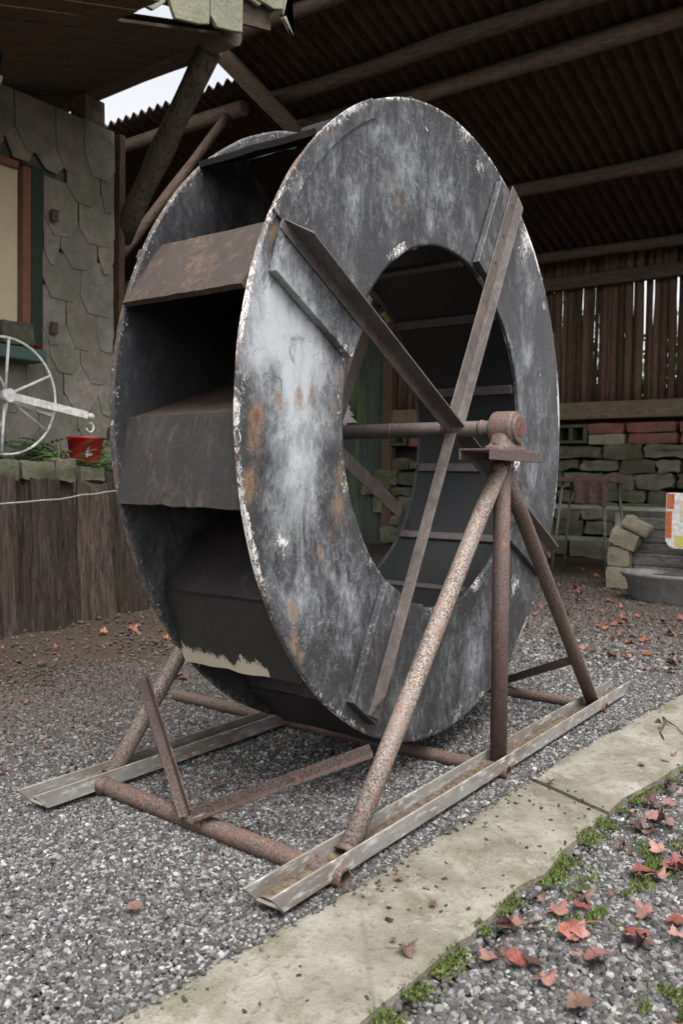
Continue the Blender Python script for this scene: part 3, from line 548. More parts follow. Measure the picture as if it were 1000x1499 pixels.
while y < 5.3:
    kind = (k % 5)
    if kind in (1,):
        m = MB(); w = .42; z0 = 1.44
        # hollow block: frame with two dark cells
        for (a, b, c_, d_2) in ((0, .42, 0, .04), (0, .42, .20, .24), (0, .05, .04, .20), (.185, .235, .04, .20), (.37, .42, .04, .20)):
            m.box((XB-.02, y+(a+b)/2, z0+(c_+d_2)/2), (.3, b-a-.001, d_2-c_-.001), tint=(.6, .72, .5))
        m.build('hollow_block', 'rock', wall, bevel=.008); y += w+.015
    else:
        w = rnd.uniform(.38, .62); 
        for j in range(2):
            m = MB(); q = 1 if rnd.random() < .8 else 0; rough(m, (XB-.01+rnd.uniform(-.02, .02), y+w/2+rnd.uniform(-.02, .02), 1.49+j*.135), (.28, w-.015, .125), .012, (1, 1, 1) if q else (1.1, 1.1, 1.1)); m.build('brick', 'brick' if q else 'paleblock', wall)
        y += w+.012
    k += 1
fence = thing('pole_fence', 'brown fence of upright slim poles above the mossy stone wall', 'fence', (XB, 2.4, 1.74))
m = MB(); m.box((XB-.06, 2.35, 1.855), (.16, 6.1, .215)); m.build('sill_beam', 'beam', fence, bevel=.012)
m = MB(); m.box((XB-.07, 2.35, 3.50), (.10, 6.1, .16)); m.build('top_rail', 'roofbeam', fence, bevel=.012)
y = -.6
while y < 5.35:
    r = rnd.uniform(.022, .052); yy = y+r; b1 = rnd.uniform(-.01, .01); x0 = XB+.055+rnd.uniform(-.02, .03)
    pts = [Vector((x0+rnd.uniform(-.006, .006), yy+b1*t+rnd.uniform(-.006, .006), 1.95+2.1*t)) for t in (0, .2, .4, .6, .8, 1)]
    m = MB(); m.tube(pts, [r*rnd.uniform(.9, 1.08) for _ in pts], 9, jit=.1); m.build('pole', 'pole', fence)
    y += 2*r+(rnd.uniform(.002, .010) if rnd.random() < .2 else rnd.uniform(-.016, -.006))
# corner post and green corrugated door
post = MB(); post.box((XB-.08, 5.36, 2.0), (.16, .15, 4.0), jit=.01); tag(post.build('timber_post', 'board', None, (XB-.08, 5.36, 0), bevel=.01), 'brown square timber post between the green sheets and the brick wall', 'post')
dr_ = MB(); NY = 260
dr_.grid(lambda u, v: Vector((XB-.03+.016*math.sin((5.47+7.6*u)*2*math.pi/.125), 5.47+7.6*u, .02+(3.75+1.2*u)*v)), NY*3, 2, True)
dr_.grid(lambda u, v: Vector((XB-.026+.016*math.sin((5.47+7.6*u)*2*math.pi/.125), 5.47+7.6*u, .02+(3.75+1.2*u)*v)), NY*3, 2, False)
tag(dr_.build('corrugated_panel', 'corr', None, (XB, 9.2, 0)), 'green corrugated sheet wall streaked with algae behind the wheel', 'wall panel')
ct = MB(); pf = []
for i in range(4):
    z = 2.24-.11*i; w = .04+.065*i; pf += [(w, z-.11), (w*.55, z-.105)]
prof = [(0, 2.27)]+pf+[(.03, 1.80), (.03, 1.74)]; full = prof+[(-a, b) for a, b in reversed(prof[1:])]
ct.prism(full, (8.10, 6.16, 0), (8.125, 6.16, 0), (0, 1, 0), (0, 0, 1)); tag(ct.build('tree_cutout', 'white', None, (8.1, 6.16, 1.74)), 'white flat fir tree cutout fixed to the green sheet wall', 'decoration')
yl = MB()
for i in range(7): rough(yl, (8.0+rnd.uniform(-.03, .03), 5.38+rnd.uniform(-.05, .05), 3.38-.035*i), (.06, .07, .06), .02, (1.3, 1.05, .6))
tag(yl.build('dried_flowers', 'paleblock', None, (8.0, 5.38, 3.2)), 'small bunch of dried yellow flowers hanging high behind the wheel', 'dried flowers')
# roof: plane z = 3.85 - .25*(x - 8.2)
def rz(x, dz=0): return 3.80-.25*(x-8.2)+dz
def roof(x0, x1, y0, y1, dz, label, logs, name='shed_roof'):
    r = thing(name, label, 'roof', (x0, (y0+y1)/2, rz(x0, dz)))
    m = MB(); nn = int((y1-y0)/.125*10)
    f = lambda o: (lambda u, v: Vector((x0+(x1-x0)*u, y0+(y1-y0)*v, rz(x0+(x1-x0)*u, dz)+o+.030*math.sin((y0+(y1-y0)*v)*2*math.pi/.125))))
    m.grid(f(0), 3, nn, True); m.grid(f(.012), 3, nn, False)
    m.grid(lambda v, w: f(.012*w)(0, v), nn, 1, True)
    m.build('roof_sheet', 'lath', r)
    for x, rad in logs:
        q = MB(); pts = [Vector((x+rnd.uniform(-.02, .02), y0+.1+(y1-y0-.2)*t/12, rz(x, dz)-.028-rad+rnd.uniform(-.012, .012))) for t in range(13)]
        q.tube(pts, [rad*rnd.uniform(.9, 1.1) for _ in pts], 14, jit=.12); q.build('purlin', 'roofbeam', r)
    return r
roof(3.12, 8.75, -4.2, 4.52, .04, 'dark corrugated shed roof on round log purlins over the wheel', [(3.35, .06), (4.15, .075), (4.62, .08), (6.42, .075), (7.95, .07)])
roof(3.72, 8.75, 4.42, 13.2, -.11, 'lower corrugated roof of the shed behind the stone house corner', [(3.95, .07), (5.2, .09), (6.6, .09), (8.0, .07)])
rf = MB(); rf.tube([(3.3, 4.25, rz(3.3)-.16), (5.5, 4.3, rz(5.5)-.2), (8.0, 4.3, rz(8)-.16)], .085, 14, jit=.15); tag(rf.build('rafter', 'roofbeam', None, (3.3, 4.25, 4.6)), 'thick round rafter running down where the two shed roofs meet', 'rafter')
fp = MB(); fp.box((XB+.45, 9, 2.4), (.1, 9, .6)); 
# shrubs behind the pole fence
for i in range(9):
    y = -1.2+i*.95; sh = thing('shrub', ['tall leafy shrub showing green through the gaps of the pole fence', 'yellow green shrub glimpsed behind the pole fence'][i % 2], 'shrub', (10.2, y, 0), 'shrubs behind the pole fence')
    m = MB(); hh = rnd.uniform(2.6, 4.6)
    for q in range(2400):
        p = Vector((10.2+rnd.gauss(0, .3), y+rnd.gauss(0, .38), rnd.uniform(.2, hh))); s = rnd.uniform(.06, .12); mt = Matrix.Rotation(rnd.uniform(0, 6.28), 3, 'Z') @ Matrix.Rotation(rnd.uniform(-1.2, 1.2), 3, 'X')
        m.add([p+mt @ Vector((-s*.4, 0, 0)), p+mt @ Vector((0, -s, 0)), p+mt @ Vector((s*.4, 0, 0)), p+mt @ Vector((0, s, 0))], [(0, 1, 2, 3)])
    m.build('foliage', 'hedge', sh); q = MB(); q.tube([(10.2, y, 0), (10.22, y+.04, hh*.5), (10.2, y, hh*.85)], [.04, .03, .012], 7); q.build('stem', 'twig', sh)
# ------------------------------------------------------------------ stone house on the left
HY = 4.3; HX = 2.16
house = thing('stone_house', 'house wing clad in overlapping grey flagstones beside the shed', 'house', (HX, HY, 0))
wx0, wx1, wz0, wz1 = -.3, 1.47, 1.86, 3.24
m = MB()
for (a, b, z0, z1) in ((-3, wx0, 0, 3.74), (wx1, HX, 0, 3.74), (wx0, wx1, 0, wz0), (wx0, wx1, wz1, 3.74)):
    m.box(((a+b)/2, HY+.17, (z0+z1)/2), (b-a-.001, .3, z1-z0-.001))
m.box((HX-.15, HY+1.4, 1.87), (.3, 2.1, 3.74)); m.build('wall', 'render', house)
cl_ = MB(); rows = 14; rh = .36
for r in range(rows):
    zt = 3.74-r*rh*.76; x = HX-.01; first = r % 2
    while x > -1.3:
        w = rnd.uniform(.26, .36); h = rnd.uniform(.36, .46); w *= (.55 if first else 1); first = 0; xa = x-w+.006; xb = x; zb = zt-h
        inwin = xb > wx0 and xa < wx1 and zb < wz1 and zt > wz0+.02
        if inwin:
            if zt > wz1+.04 : zb = max(zb, wz1+.0)
            elif xb > wx1 and xa < wx1: xa = wx1+.01
            elif zb < wz0 and zt < wz0+.25: zt2 = wz0; 
            else: x -= w; continue
        if xb-xa > .05 and zt-zb > .05 and not (inwin and zb < wz1 and xa < wx1 and zt > wz0+.02 and xb < wx1):
            t = rnd.uniform(.75, 1.08); tint = (t*rnd.uniform(.96, 1.1), t, t*rnd.uniform(.86, 1.02)); j = lambda a: rnd.uniform(-a, a)
            y_t = HY+.012-.002*r % .004; y_b = HY-.03+j(.006); c = rnd.uniform(.2, .38)*(xb-xa)
            zb2 = zb; pts = [(xa, zt), (xb, zt), (xb+j(.006), zb+h*.30+j(.04)), (xb-c, zb2+j(.01)), (xa+c, zb2+j(.01)), (xa+j(.006), zb+h*.32+j(.04))]
            def yy_(z): return HY-.001-(zt-z)/h*.014
            vs = [(px_, yy_(pz)-.009, pz) for px_, pz in pts]+[(px_, yy_(pz)+.004, pz) for px_, pz in pts]
            n = len(pts); fs = [tuple(range(n))]+[(i, n+i, n+(i+1) % n, (i+1) % n) for i in range(n)]+[tuple(reversed(range(n, 2*n)))]
            cl_.add(vs, fs, tint)
        x -= w
cl_.build('flagstone_cladding', 'clad', house, bevel=.005)
m = MB(); m.box((HX+.035, HY-.02, 1.87), (.06, .08, 3.7)); m.build('corner_board', 'board', house, bevel=.004)
win = MB(); F_ = HY-.02
for (cx, cz, dx, dz_) in ((wx1-.135, 2.56, .065, 1.3), (wx0+.04, 2.56, .06, 1.3), ((wx0+wx1)/2-.07, 3.20, 1.5, .05), ((wx0+wx1)/2-.07, 1.93, 1.5, .05)): win.box((cx, F_+.03, cz), (dx, .07, dz_))
wo = win.build('window', 'frame', house, bevel=.003)
m = MB(); m.box(((wx0+wx1)/2-.085, F_+.05, 2.56), (wx1-wx0-.20, .012, 1.24)); m.build('blind', 'cream', wo)
m = MB(); m.box((wx1-.05, F_+.02, 2.55), (.098, .05, 1.36)); m.build('shutter', 'dkgreen', house, bevel=.004)
for zc_ in (2.05, 1.28, 2.9): m = MB(); m.box((HX-.06 if zc_ < 2 else 1.55, HY-.055, zc_), (.06, .02, .09)); m.build('clamp', 'seat', house, bevel=.003)
sb = thing('window_box', 'dark teal window box with red flowers under the cream blind', 'window box', (.9, HY-.14, 1.79))
m = MB(); m.box((.85, HY-.14, 1.795), (1.03, .18, .09)); m.build('box', 'teal', sb, bevel=.006)
m = MB()
for i in range(260):
    p = Vector((rnd.uniform(.6, 1.36), HY-.14+rnd.uniform(-.07, .07), 1.85+abs(rnd.gauss(0, .025)))); s = .018; mt = Matrix.Rotation(rnd.uniform(0, 6.28), 3, 'Z') @ Matrix.Rotation(rnd.uniform(-1, 1), 3, 'X'); m.add([p+mt @ Vector((-s, 0, 0)), p+mt @ Vector((0, -s, 0)), p+mt @ Vector((s, 0, 0)), p+mt @ Vector((0, s, 0))], [(0, 1, 2, 3)])
m.build('flowers', 'flower', sb)
m = MB(); rough(m, (1.13, HY-.15, 1.93), (.26, .16, .17), .03, (.9, .9, .85)); tag(m.build('boulder', 'rock', None, (1.13, HY-.15, 1.84)), 'rounded mossy boulder sitting in the window box by the blind', 'rock')
# porch ceiling, log beam, post, fascia
def cz_(x): return 3.95+.34*(x-1.75)
m = MB(); x = 1.72
nb = 50
for i in range(nb):
    y0 = 2.48+i*.095; xe = 1.94 if y0 > 2.83 else 1.0; m.prism([(0, 0), (.088, 0), (.088, .02), (0, .02)], (-3.2, y0, cz_(-3.2)+(.004 if i % 2 else 0)), (xe, y0, cz_(xe)+(.004 if i % 2 else 0)), (0, 1, 0), (0, 0, 1))
pr_ = thing('porch_roof', 'dark boarded porch ceiling on a log beam in front of the stone house', 'porch roof', (2.0, 3.5, 3.8))
m.build('ceiling', 'ceil', pr_)
m = MB(); m.grid(lambda u, v: Vector((-3.2+5.14*u, 2.86+4.4*v, cz_(-3.2+5.14*u)+.06)), 2, 2); m.build('roof_deck', 'ceil', pr_)
m = MB(); pts = [Vector((2.02+rnd.uniform(-.01, .01), 2.86+4.0*t/8, 4.07+rnd.uniform(-.01, .01))) for t in range(9)]; m.tube(pts, [.095]*9, 16, jit=.12); m.build('log_beam', 'roofbeam', pr_)
m = MB(); m.box((2.02, 4.46, 3.865), (.20, .20, .25), jit=.01); m.build('post', 'brace', pr_, bevel=.01)
fs_ = MB()
for rr_ in range(3):
    x = .62-rr_*.11
    while x < 2.55:
        w = rnd.uniform(.28, .46); a_, b_ = x, min(x+w, 2.58); z0 = (3.80+.22*(x-1.05) if x < 2.0 else 4.30)+rr_*.30; j = lambda q=.03: rnd.uniform(-q, q)
        if b_-a_ > .1:
            pts = [(a_+.008, z0+.10+j()), (a_+w*.2, z0+.03+j()), (b_-w*.25, z0+.05+j()), (b_-.008, z0+.13+j()), (b_-.008, z0+.42), (a_+.008, z0+.38)]; y_ = 2.80-.014*(2-rr_); t = rnd.uniform(.5, 1.1)
            vs = [(p[0], y_, p[1]) for p in pts]+[(p[0], y_+.03, p[1]) for p in pts]; n = 6
            fs_.add(vs, [tuple(range(n)), tuple(reversed(range(n, 2*n)))]+[(q, n+q, n+(q+1) % n, (q+1) % n) for q in range(n)], (t, t, t*.95))
        x += w
fs_.build('flagstone_fascia', 'slab2', pr_, bevel=.006)
m = MB(); m.prism([(0, 0), (.03, 0), (.03, .6), (0, .6)], (.62, 2.835, 3.76), (2.4, 2.835, 4.24), (0, 1, 0), (0, 0, 1)); m.build('fascia_board', 'ceil', pr_)
def logbar(p, q, r, name, label, mat='brace'):
    m = MB(); p, q = Vector(p), Vector(q); pts = [p.lerp(q, t/6)+Vector((rnd.uniform(-.008, .008),)*3) for t in range(7)]; m.tube(pts, [r*rnd.uniform(.93, 1.06) for _ in pts], 12, jit=.15); return tag(m.build(name, mat, None, tuple(p)), label, 'brace')
logbar((2.28, 4.36, 2.92), (2.03, 3.10, 4.02), .09, 'log_brace', 'thick grey log brace rising from the house corner to the porch beam')
logbar((2.36, 4.6, 2.70), (3.95, 4.72, 4.62), .045, 'log_brace', 'thinner log brace, coloured dark for roof shade, lower down behind the house corner', 'lath')  # dark roof-sheet colour paints in the shade under the roof
ts = MB(); 
for i in range(6):
    y0_ = 0; xx = 2.5+i*.42
    ts.grid(lambda u, v: Vector((xx+.40*u, 8.3+.012*math.sin(u*30), 4.2+2.6*v)), 14, 1)
o = ts.build('translucent_sheet', 'transl', None, (3.5, 8.3, 4.2)); tag(o, 'white translucent corrugated sheets lit from outside above the house corner', 'wall panel')
m = MB(); lp = thing('wall_lantern', 'small black lantern hanging under the porch ceiling', 'lantern', (.47, 3.3, 3.2))
m.tube([(.47, 3.3, 3.27), (.47, 3.3, 3.38)], .035, 10); m.tube([(.47, 3.3, 3.38), (.47, 3.3, 3.44)], [.06, .02], 10); m.tube([(.47, 3.3, 3.44), (.47, 3.3, 3.6)], .008, 6); m.build('lantern_body', 'black', lp)
m = MB(); m.tube([(.47, 3.3, 3.22), (.47, 3.3, 3.27)], [.022, .04], 10); m.build('lamp_glass', 'glass', lp)
# ------------------------------------------------------------------ log retaining wall, bed and things on it
lw = thing('log_palisade', 'low retaining wall of upright weathered split logs below the planted bed', 'retaining wall', (.7, 3.1, 0))
path = [(-2.2, 2.75), (-.9, 2.93), (.32, 3.06), (.76, 3.10), (1.25, 3.24), (1.70, 3.48), (2.15, 3.85), (2.5, 4.35), (2.7, 4.9)]
def along(s):
    for a, b in zip(path, path[1:]):
        L = math.hypot(b[0]-a[0], b[1]-a[1])
        if s <= L: return a[0]+(b[0]-a[0])*s/L, a[1]+(b[1]-a[1])*s/L
        s -= L
    return None
s = 1.0
while True:
    r = rnd.choice([.08, .10, .12, .15, .165]); p = along(s+r)
    if p is None: break
    m = MB(); hh = .92+rnd.uniform(-.09, .05); tx, ty = rnd.uniform(-.04, .04), rnd.uniform(-.03, .03); sd_ = rnd.uniform(0, 90); seg = 56; rings = 20; vs = []; dy = rnd.uniform(-.05, .05)
    for i in range(rings+1):
        t = i/rings
        for k in range(seg):
            a = 2*math.pi*k/seg; rr = r*(1.05-.06*t)*(1+.26*noise.noise(Vector((math.cos(a)*1.6, math.sin(a)*1.6, sd_)))-.26*abs(noise.noise(Vector((math.cos(a)*4.5+.25*math.sin(t*4+sd_), math.sin(a)*4.5, sd_+t*.9))))+.09*noise.noise(Vector((math.cos(a)*13, math.sin(a)*13, t*3+sd_)))+.10*(1-t)**3)
            z = -.04+(hh+.04)*t; 
            if i == rings: z += .05*noise.noise(Vector((math.cos(a)*2, math.sin(a)*2, sd_)))
            vs.append((p[0]+tx*t+rr*math.cos(a), p[1]+dy+ty*t+.05*t+rr*math.sin(a)*.8, z))
    fs = [(i*seg+k, i*seg+(k+1) % seg, (i+1)*seg+(k+1) % seg, (i+1)*seg+k) for i in range(rings) for k in range(seg)]; fs.append(tuple(range(rings*seg, (rings+1)*seg)))
    m.add(vs, fs); m.build('log', 'log', lw); s += r*2.1
bed = MB(); bp = [(-3.5, 3.0), (-2.2, 2.85), (-.9, 3.0), (.32, 3.12), (.76, 3.17), (1.25, 3.32), (1.62, 3.55), (2.05, 3.9), (2.4, 4.4), (2.6, 5), (-3.5, 5)]
bed.add([(x, y, .90) for x, y in bp]+[(x, y, 0) for x, y in bp], [tuple(range(len(bp)))]+[(i, (i+1) % len(bp), len(bp)+(i+1) % len(bp), len(bp)+i) for i in range(len(bp))][:9]); struct(bed.build('planting_bed', 'dirt'))
for i, (x, y, d) in enumerate(((.30, 3.17, (.36, .2, .12)), (.62, 3.18, (.22, .2, .11)), (.86, 3.22, (.15, .14, .14)), (1.15, 3.34, (.2, .16, .09)), (-.1, 3.12, (.34, .2, .12)))):
    m = MB(); rough(m, (x, y, .90+d[2]*.4), d, .02, (1, 1, .92)); tag(m.build('edge_stone', 'rock', None, (x, y, .9)), ['long mossy edging stone on the log wall at the left edge of the view', 'flat mossy stone on the log wall under the white reel', 'small knobbly pale stone on the log wall beside the stake', 'flat mossy stone on the log wall in front of the red bucket', 'edging stone on the log wall outermost to the left'][i], 'stone')
wr = MB(); pts = []
for i in range(60):
    t = i/59; p = along(1.0+t*3.6) or path[-1]; z = .775-.05*math.sin(t*5)+.06*t+.012*noise.noise(Vector((t*20, 0, 0))); pts.append(Vector((p[0], p[1]-.135, z)))
wr.tube(pts, .005, 6); tag(wr.build('wire', 'wire', None, tuple(pts[0])), 'sagging grey wire strung along the log retaining wall', 'wire')
# ferns
def fern(x, y, z, hgt, n, label, sp=1.0):
    t = thing('fern', label, 'plant', (x, y, z)); m = MB(); st = MB()
    for i in range(n):
        a = rnd.uniform(0, 6.28); L = hgt*rnd.uniform(.7, 1.15); up = rnd.uniform(.5, 1.2); d = Vector((math.cos(a), math.sin(a), 0)); pts = []
        for q in range(13):
            u = q/12; pts.append(Vector((x, y, z))+d*L*u*sp*.75+Vector((0, 0, L*up*(u-.55*u*u))))
        st.tube(pts, .0025, 4, False)
        sd2 = d.cross(Vector((0, 0, 1)))
        for q in range(1, 13):
            for sg in (-1, 1):
                l = L*.22*math.sin(math.pi*(q/13)**.7)+.01; p = pts[q]; w = .012; tip = p+sd2*sg*l+d*l*.35+Vector((0, 0, -l*.2)); mid = (p+tip)/2
                m.add([p, mid+d*w, tip, mid-d*w], [(0, 1, 2, 3)])
    st.build('stems', 'fern', t); m.build('fronds', 'fern', t); return t
fern(1.33, 3.72, .9, .52, 26, 'tall green fern beside the red bucket behind the white reel'); fern(.95, 3.85, .9, .56, 30, 'leafy green fern directly behind the white reel'); fern(.45, 3.8, .9, .55, 28, 'green fern at the left edge behind the reel rim')
fern(1.16, 3.5, .92, .32, 20, 'low green fern in front of the fern row below the reel arm'); fern(1.45, 3.5, .92, .24, 24, 'low spreading fern in front of the red bucket', 1.4); fern(1.75, 3.72, .92, .24, 18, 'low fern right of the red bucket at the end of the bed', 1.3)
fern(1.5, 4.05, .9, .6, 16, 'fern leaning on the flagstone wall behind the red bucket')
m = MB(); m.tube([(.98, 3.4, .88), (.985, 3.4, 1.12)], .008, 8); tag(m.build('stake', 'beam', None, (.98, 3.4, .88)), 'thin pale wooden stake standing in the bed under the reel', 'stake')
# bucket
bk = thing('red_bucket', 'red plastic bucket with a small printed figure standing in the planted bed', 'bucket', (1.44, 3.72, .96))
m = MB(); seg = 32; c = Vector((1.44, 3.72, 0))
prof = [(.095, .97), (.100, 1.0), (.127, 1.185), (.133, 1.186), (.134, 1.2), (.125, 1.2), (.120, 1.186), (.092, .985), (0, .985)]
vs = [(c.x+r*math.cos(2*math.pi*k/seg), c.y+r*math.sin(2*math.pi*k/seg), z) for r, z in prof for k in range(seg)]
m.add(vs, [(i*seg+k, i*seg+(k+1) % seg, (i+1)*seg+(k+1) % seg, (i+1)*seg+k) for i in range(len(prof)-1) for k in range(seg)], None, True); m.build('bucket_body', 'red', bk)
dcam = Vector((CP.x-c.x, CP.y-c.y, 0)).normalized(); tg = Vector((-dcam.y, dcam.x, 0))
def onb(a, z, s=.003):
    rr = .1+(z-1.0)/.185*.027+s; th_ = math.atan2(dcam.y, dcam.x)+a/rr; return Vector((c.x+rr*math.cos(th_), c.y+rr*math.sin(th_), z))
for shp, mt in (([(.004, 1.055), (.045, 1.055), (.05, 1.085), (.03, 1.092), (.02, 1.105), (.0, 1.09)], 'white'), ([(.012, 1.105), (.03, 1.108), (.028, 1.128), (.016, 1.13), (.010, 1.118)], 'blue')):
    m = MB(); m.add([onb(a, z) for a, z in shp], [tuple(range(len(shp)))]); m.build('printed_mark', mt, bk)
# white reel
rc_ = Vector((.71, 3.58, 1.425)); reel = thing('hose_reel', 'white painted metal reel with spoked rims and a hooked arm standing in the bed', 'reel', (.71, 3.58, .9))
def ringm(c, r, w, nspk, name, ph):
    m = MB(); n = 56; tc_ = [(c+Vector((math.cos(2*math.pi*i/n)*r, 0, math.sin(2*math.pi*i/n)*r))) for i in range(n+1)]; m.tube(tc_, w, 8, False); rim = m.build('rim', 'white', reel)
    for k in range(nspk):
        a = ph+2*math.pi*k/nspk; q = MB(); e = Vector((math.cos(a), 0, math.sin(a))); q.tube([c+e*.04, c+e*(r-.004)], .0095, 8); q.build('spoke', 'white', reel)
ringm(rc_, .375, .0085, 6, 'f', R(26)); ringm(rc_+Vector((-.02, .42, .0)), .30, .008, 6, 'b', R(12))
m = MB(); m.tube([rc_+Vector((0, -.05, 0)), rc_+Vector((0, .46, 0))], .028, 16); m.tube([rc_+Vector((0, -.06, 0)), rc_+Vector((0, -.015, 0))], .045, 16); m.build('hub', 'white', reel, bevel=.003)
p, q = rc_+Vector((.02, -.045, -.005)), Vector((1.25, 3.45, 1.335)); d = (q-p).normalized(); m = MB(); a = Vector((0, 0, 1)).cross(d).normalized(); b = d.cross(a); m.prism([(-.012, -.026), (.012, -.026), (.012, .026), (-.012, .026)], p, q, a, b); arm = m.build('arm', 'white', reel, bevel=.004)
m = MB(); p2 = p+Vector((.02, .07, -.01)); m.prism([(-.008, -.02), (.008, -.02), (.008, .012), (-.008, .012)], p2, p2.lerp(q, .55)+Vector((0, 0, -.04)), a, b); m.build('lower_bar', 'white', reel, bevel=.003)
m = MB(); m.tube([q+d*.0, q+d*.02, q+d*.035, q+d*.05], [.012, .022, .022, .01], 12); m.tube([q+d*.03+Vector((math.sin(t)*.03-.012, 0, -.045-.032+math.cos(t)*.032)) for t in [x*.35 for x in range(0, 14)]], .006, 8); m.build('hook', 'white', arm)
m = MB(); m.prism([(-.015, -.015), (.015, -.015), (.015, .015), (-.015, .015)], rc_+Vector((-.03, .2, 0)), Vector((.66, 3.8, .88)), (1, 0, 0), (0, 1, 0)); m.build('stand_leg', 'white', reel)
# ------------------------------------------------------------------ right side: stool, bench, planter, tub, printed board
stl = thing('stool', 'dark long stool with splayed legs in front of the stone wall', 'stool', (5.9, 1.55, 0))
m = MB(); m.box((5.9, 1.57, .965), (.40, .66, .055)); m.build('seat', 'seat', stl, bevel=.012)
for (xa, ya, xb, yb) in ((5.76, 1.36, 5.72, 1.315), (6.06, 1.32, 6.14, 1.22), (5.76, 1.78, 5.70, 1.86), (6.06, 1.80, 6.14, 1.90)):
    m = MB(); m.tube([(xb, yb, 0), (xa, ya, .94)], .014, 10); m.build('leg', 'stoolleg', stl)
m = MB()
def clf(u, v):
    y = 1.30+.34*v; L = u*.62
    if L < .36: x, z = 6.08-L, .998+.010*noise.noise(Vector((u*6, v*5, 0)))
    else: x, z = 5.695-.012-.02*math.sin(v*16)*min(1, (L-.36)*6), .992-(L-.36)*(1+.0*v)-.02*(v < .3)
    return Vector((x, y+.012*noise.noise(Vector((u*5, v*3, 2))), z-.02*abs(noise.noise(Vector((v*6, 5, 0))))*(u > .95)))
m.grid(clf, 40, 30, True); o = tag(m.build('cloth', 'cloth', None, (5.9, 1.45, 1.0)), 'ragged dark brown cloth draped over the stool top', 'cloth'); sf = o.modifiers.new('t', 'SOLIDIFY'); sf.thickness = .008
be = thing('garden_bench', 'low weathered bench with a pale mossy plank behind the stool', 'bench', (6.55, 1.6, 0))
m = MB(); m.box((6.55, 1.75, .672), (.34, 2.1, .035)); m.build('plank', 'palewood', be, bevel=.006)
m = MB(); m.box((6.52, 1.85, .33), (.05, 1.7, .05)); m.build('rail', 'palewood', be, bevel=.004)
for y in (1.42, 2.66): m = MB(); m.box((6.46, y, .327), (.09, .07, .654)); m.build('leg', 'palewood', be, bevel=.004)
pb = thing('stone_planter', 'raised planter of pale stone blocks and dark stacked planks beside the grey tub', 'planter', (5.1, .8, 0))
for (y, z, d, t) in ((.98, .10, (.22, .20, .19), 1.05), (.975, .285, (.22, .19, .17), .95), (.93, .45, (.24, .25, .15), .9), (.83, .56, (.26, .24, .11), .85)):
    m = MB(); rough(m, (5.12, y, z), d, .015, (t, t*.98, t*.9), rnd.uniform(-.06, .06)+(.35 if z > .4 else 0)); m.build('block', 'paleblock', pb)
for i in range(6):
    m = MB(); m.box((5.16+rnd.uniform(-.015, .015), .12, .06+i*.105), (.10, 1.50, .095), jit=.008); m.build('plank', 'greywood', pb, bevel=.006)
tub = thing('tub', 'shallow grey plastic tub filled with soil standing on the leaf strewn gravel', 'tub', (4.45, .30, 0))
m = MB(); seg = 48; prof = [(.80, .0), (.85, .02), (.93, .17), (1.0, .195), (1.02, .21), (1.02, .225), (.985, .23), (.94, .20), (.86, .10), (.8, .08)]
def ov(k): t = 2*math.pi*k/seg; return (.27*math.copysign(abs(math.cos(t))**.85, math.cos(t)), .46*math.copysign(abs(math.sin(t))**.85, math.sin(t)))
vs = [(4.50+ov(k)[0]*r, .31+ov(k)[1]*r, z) for r, z in prof for k in range(seg)]
m.add(vs, [(i*seg+k, i*seg+(k+1) % seg, (i+1)*seg+(k+1) % seg, (i+1)*seg+k) for i in range(len(prof)-1) for k in range(seg)], None, True); m.build('tub_body', 'tub', tub)
m = MB(); m.grid(lambda u, v: Vector((4.50+.27*.9*math.cos(6.2832*u)*v, .31+.46*.9*math.sin(6.2832*u)*v, .185+.04*(1-v)+.03*noise.noise(Vector((math.cos(6.28*u)*v*5, math.sin(6.28*u)*v*7, 0)))*(1-v*.5))), 48, 14, True); m.build('soil', 'soil', tub)
ch = thing('folding_chair', 'white chair back printed with orange and yellow at the right edge', 'chair', (4.6, .1, 0))
m = MB(); yA, yB = .475, -.02; zt, zb = .862, .415; pf = []
for (cy, czz, a0) in ((yA-.02, zt-.02, 0), (yB+.02, zt-.02, 90), (yB+.07, zb+.07, 180), (yA-.08, zb+.08, 270)):
    rr = .02 if czz > .7 else .08
    for k in range(6): a = R(a0+k*18); pf.append((cy+rr*math.cos(a), czz+rr*math.sin(a)))
m.prism(pf, (4.6, 0, 0), (4.625, 0, 0), (0, 1, 0), (0, 0, 1)); brd = m.build('chair_back', 'white', ch, bevel=.005)
for (ya, yb, za, zb_, mt) in ((.467, .41, .735, .855, 'printorange'), (.470, .425, .50, .715, 'printorange'), (.36, .28, .63, .80, 'printbeige'), (.40, .30, .43, .52, 'printyellow'), (.25, .05, .60, .84, 'printorange')):
    m = MB(); m.box((4.5985, (ya+yb)/2, (za+zb_)/2), (.002, ya-yb, zb_-za)); m.build('print', mt, brd)
for y in (.30, .04):
    m = MB(); m.tube([(4.64, y, .80), (4.66, y-.06 if y > .2 else y, .0)], .012, 8); m.build('leg', 'stoolleg', ch)
m = MB(); m.box((4.83, .2, .47), (.40, .4, .025)); m.build('seat', 'white', ch, bevel=.005)
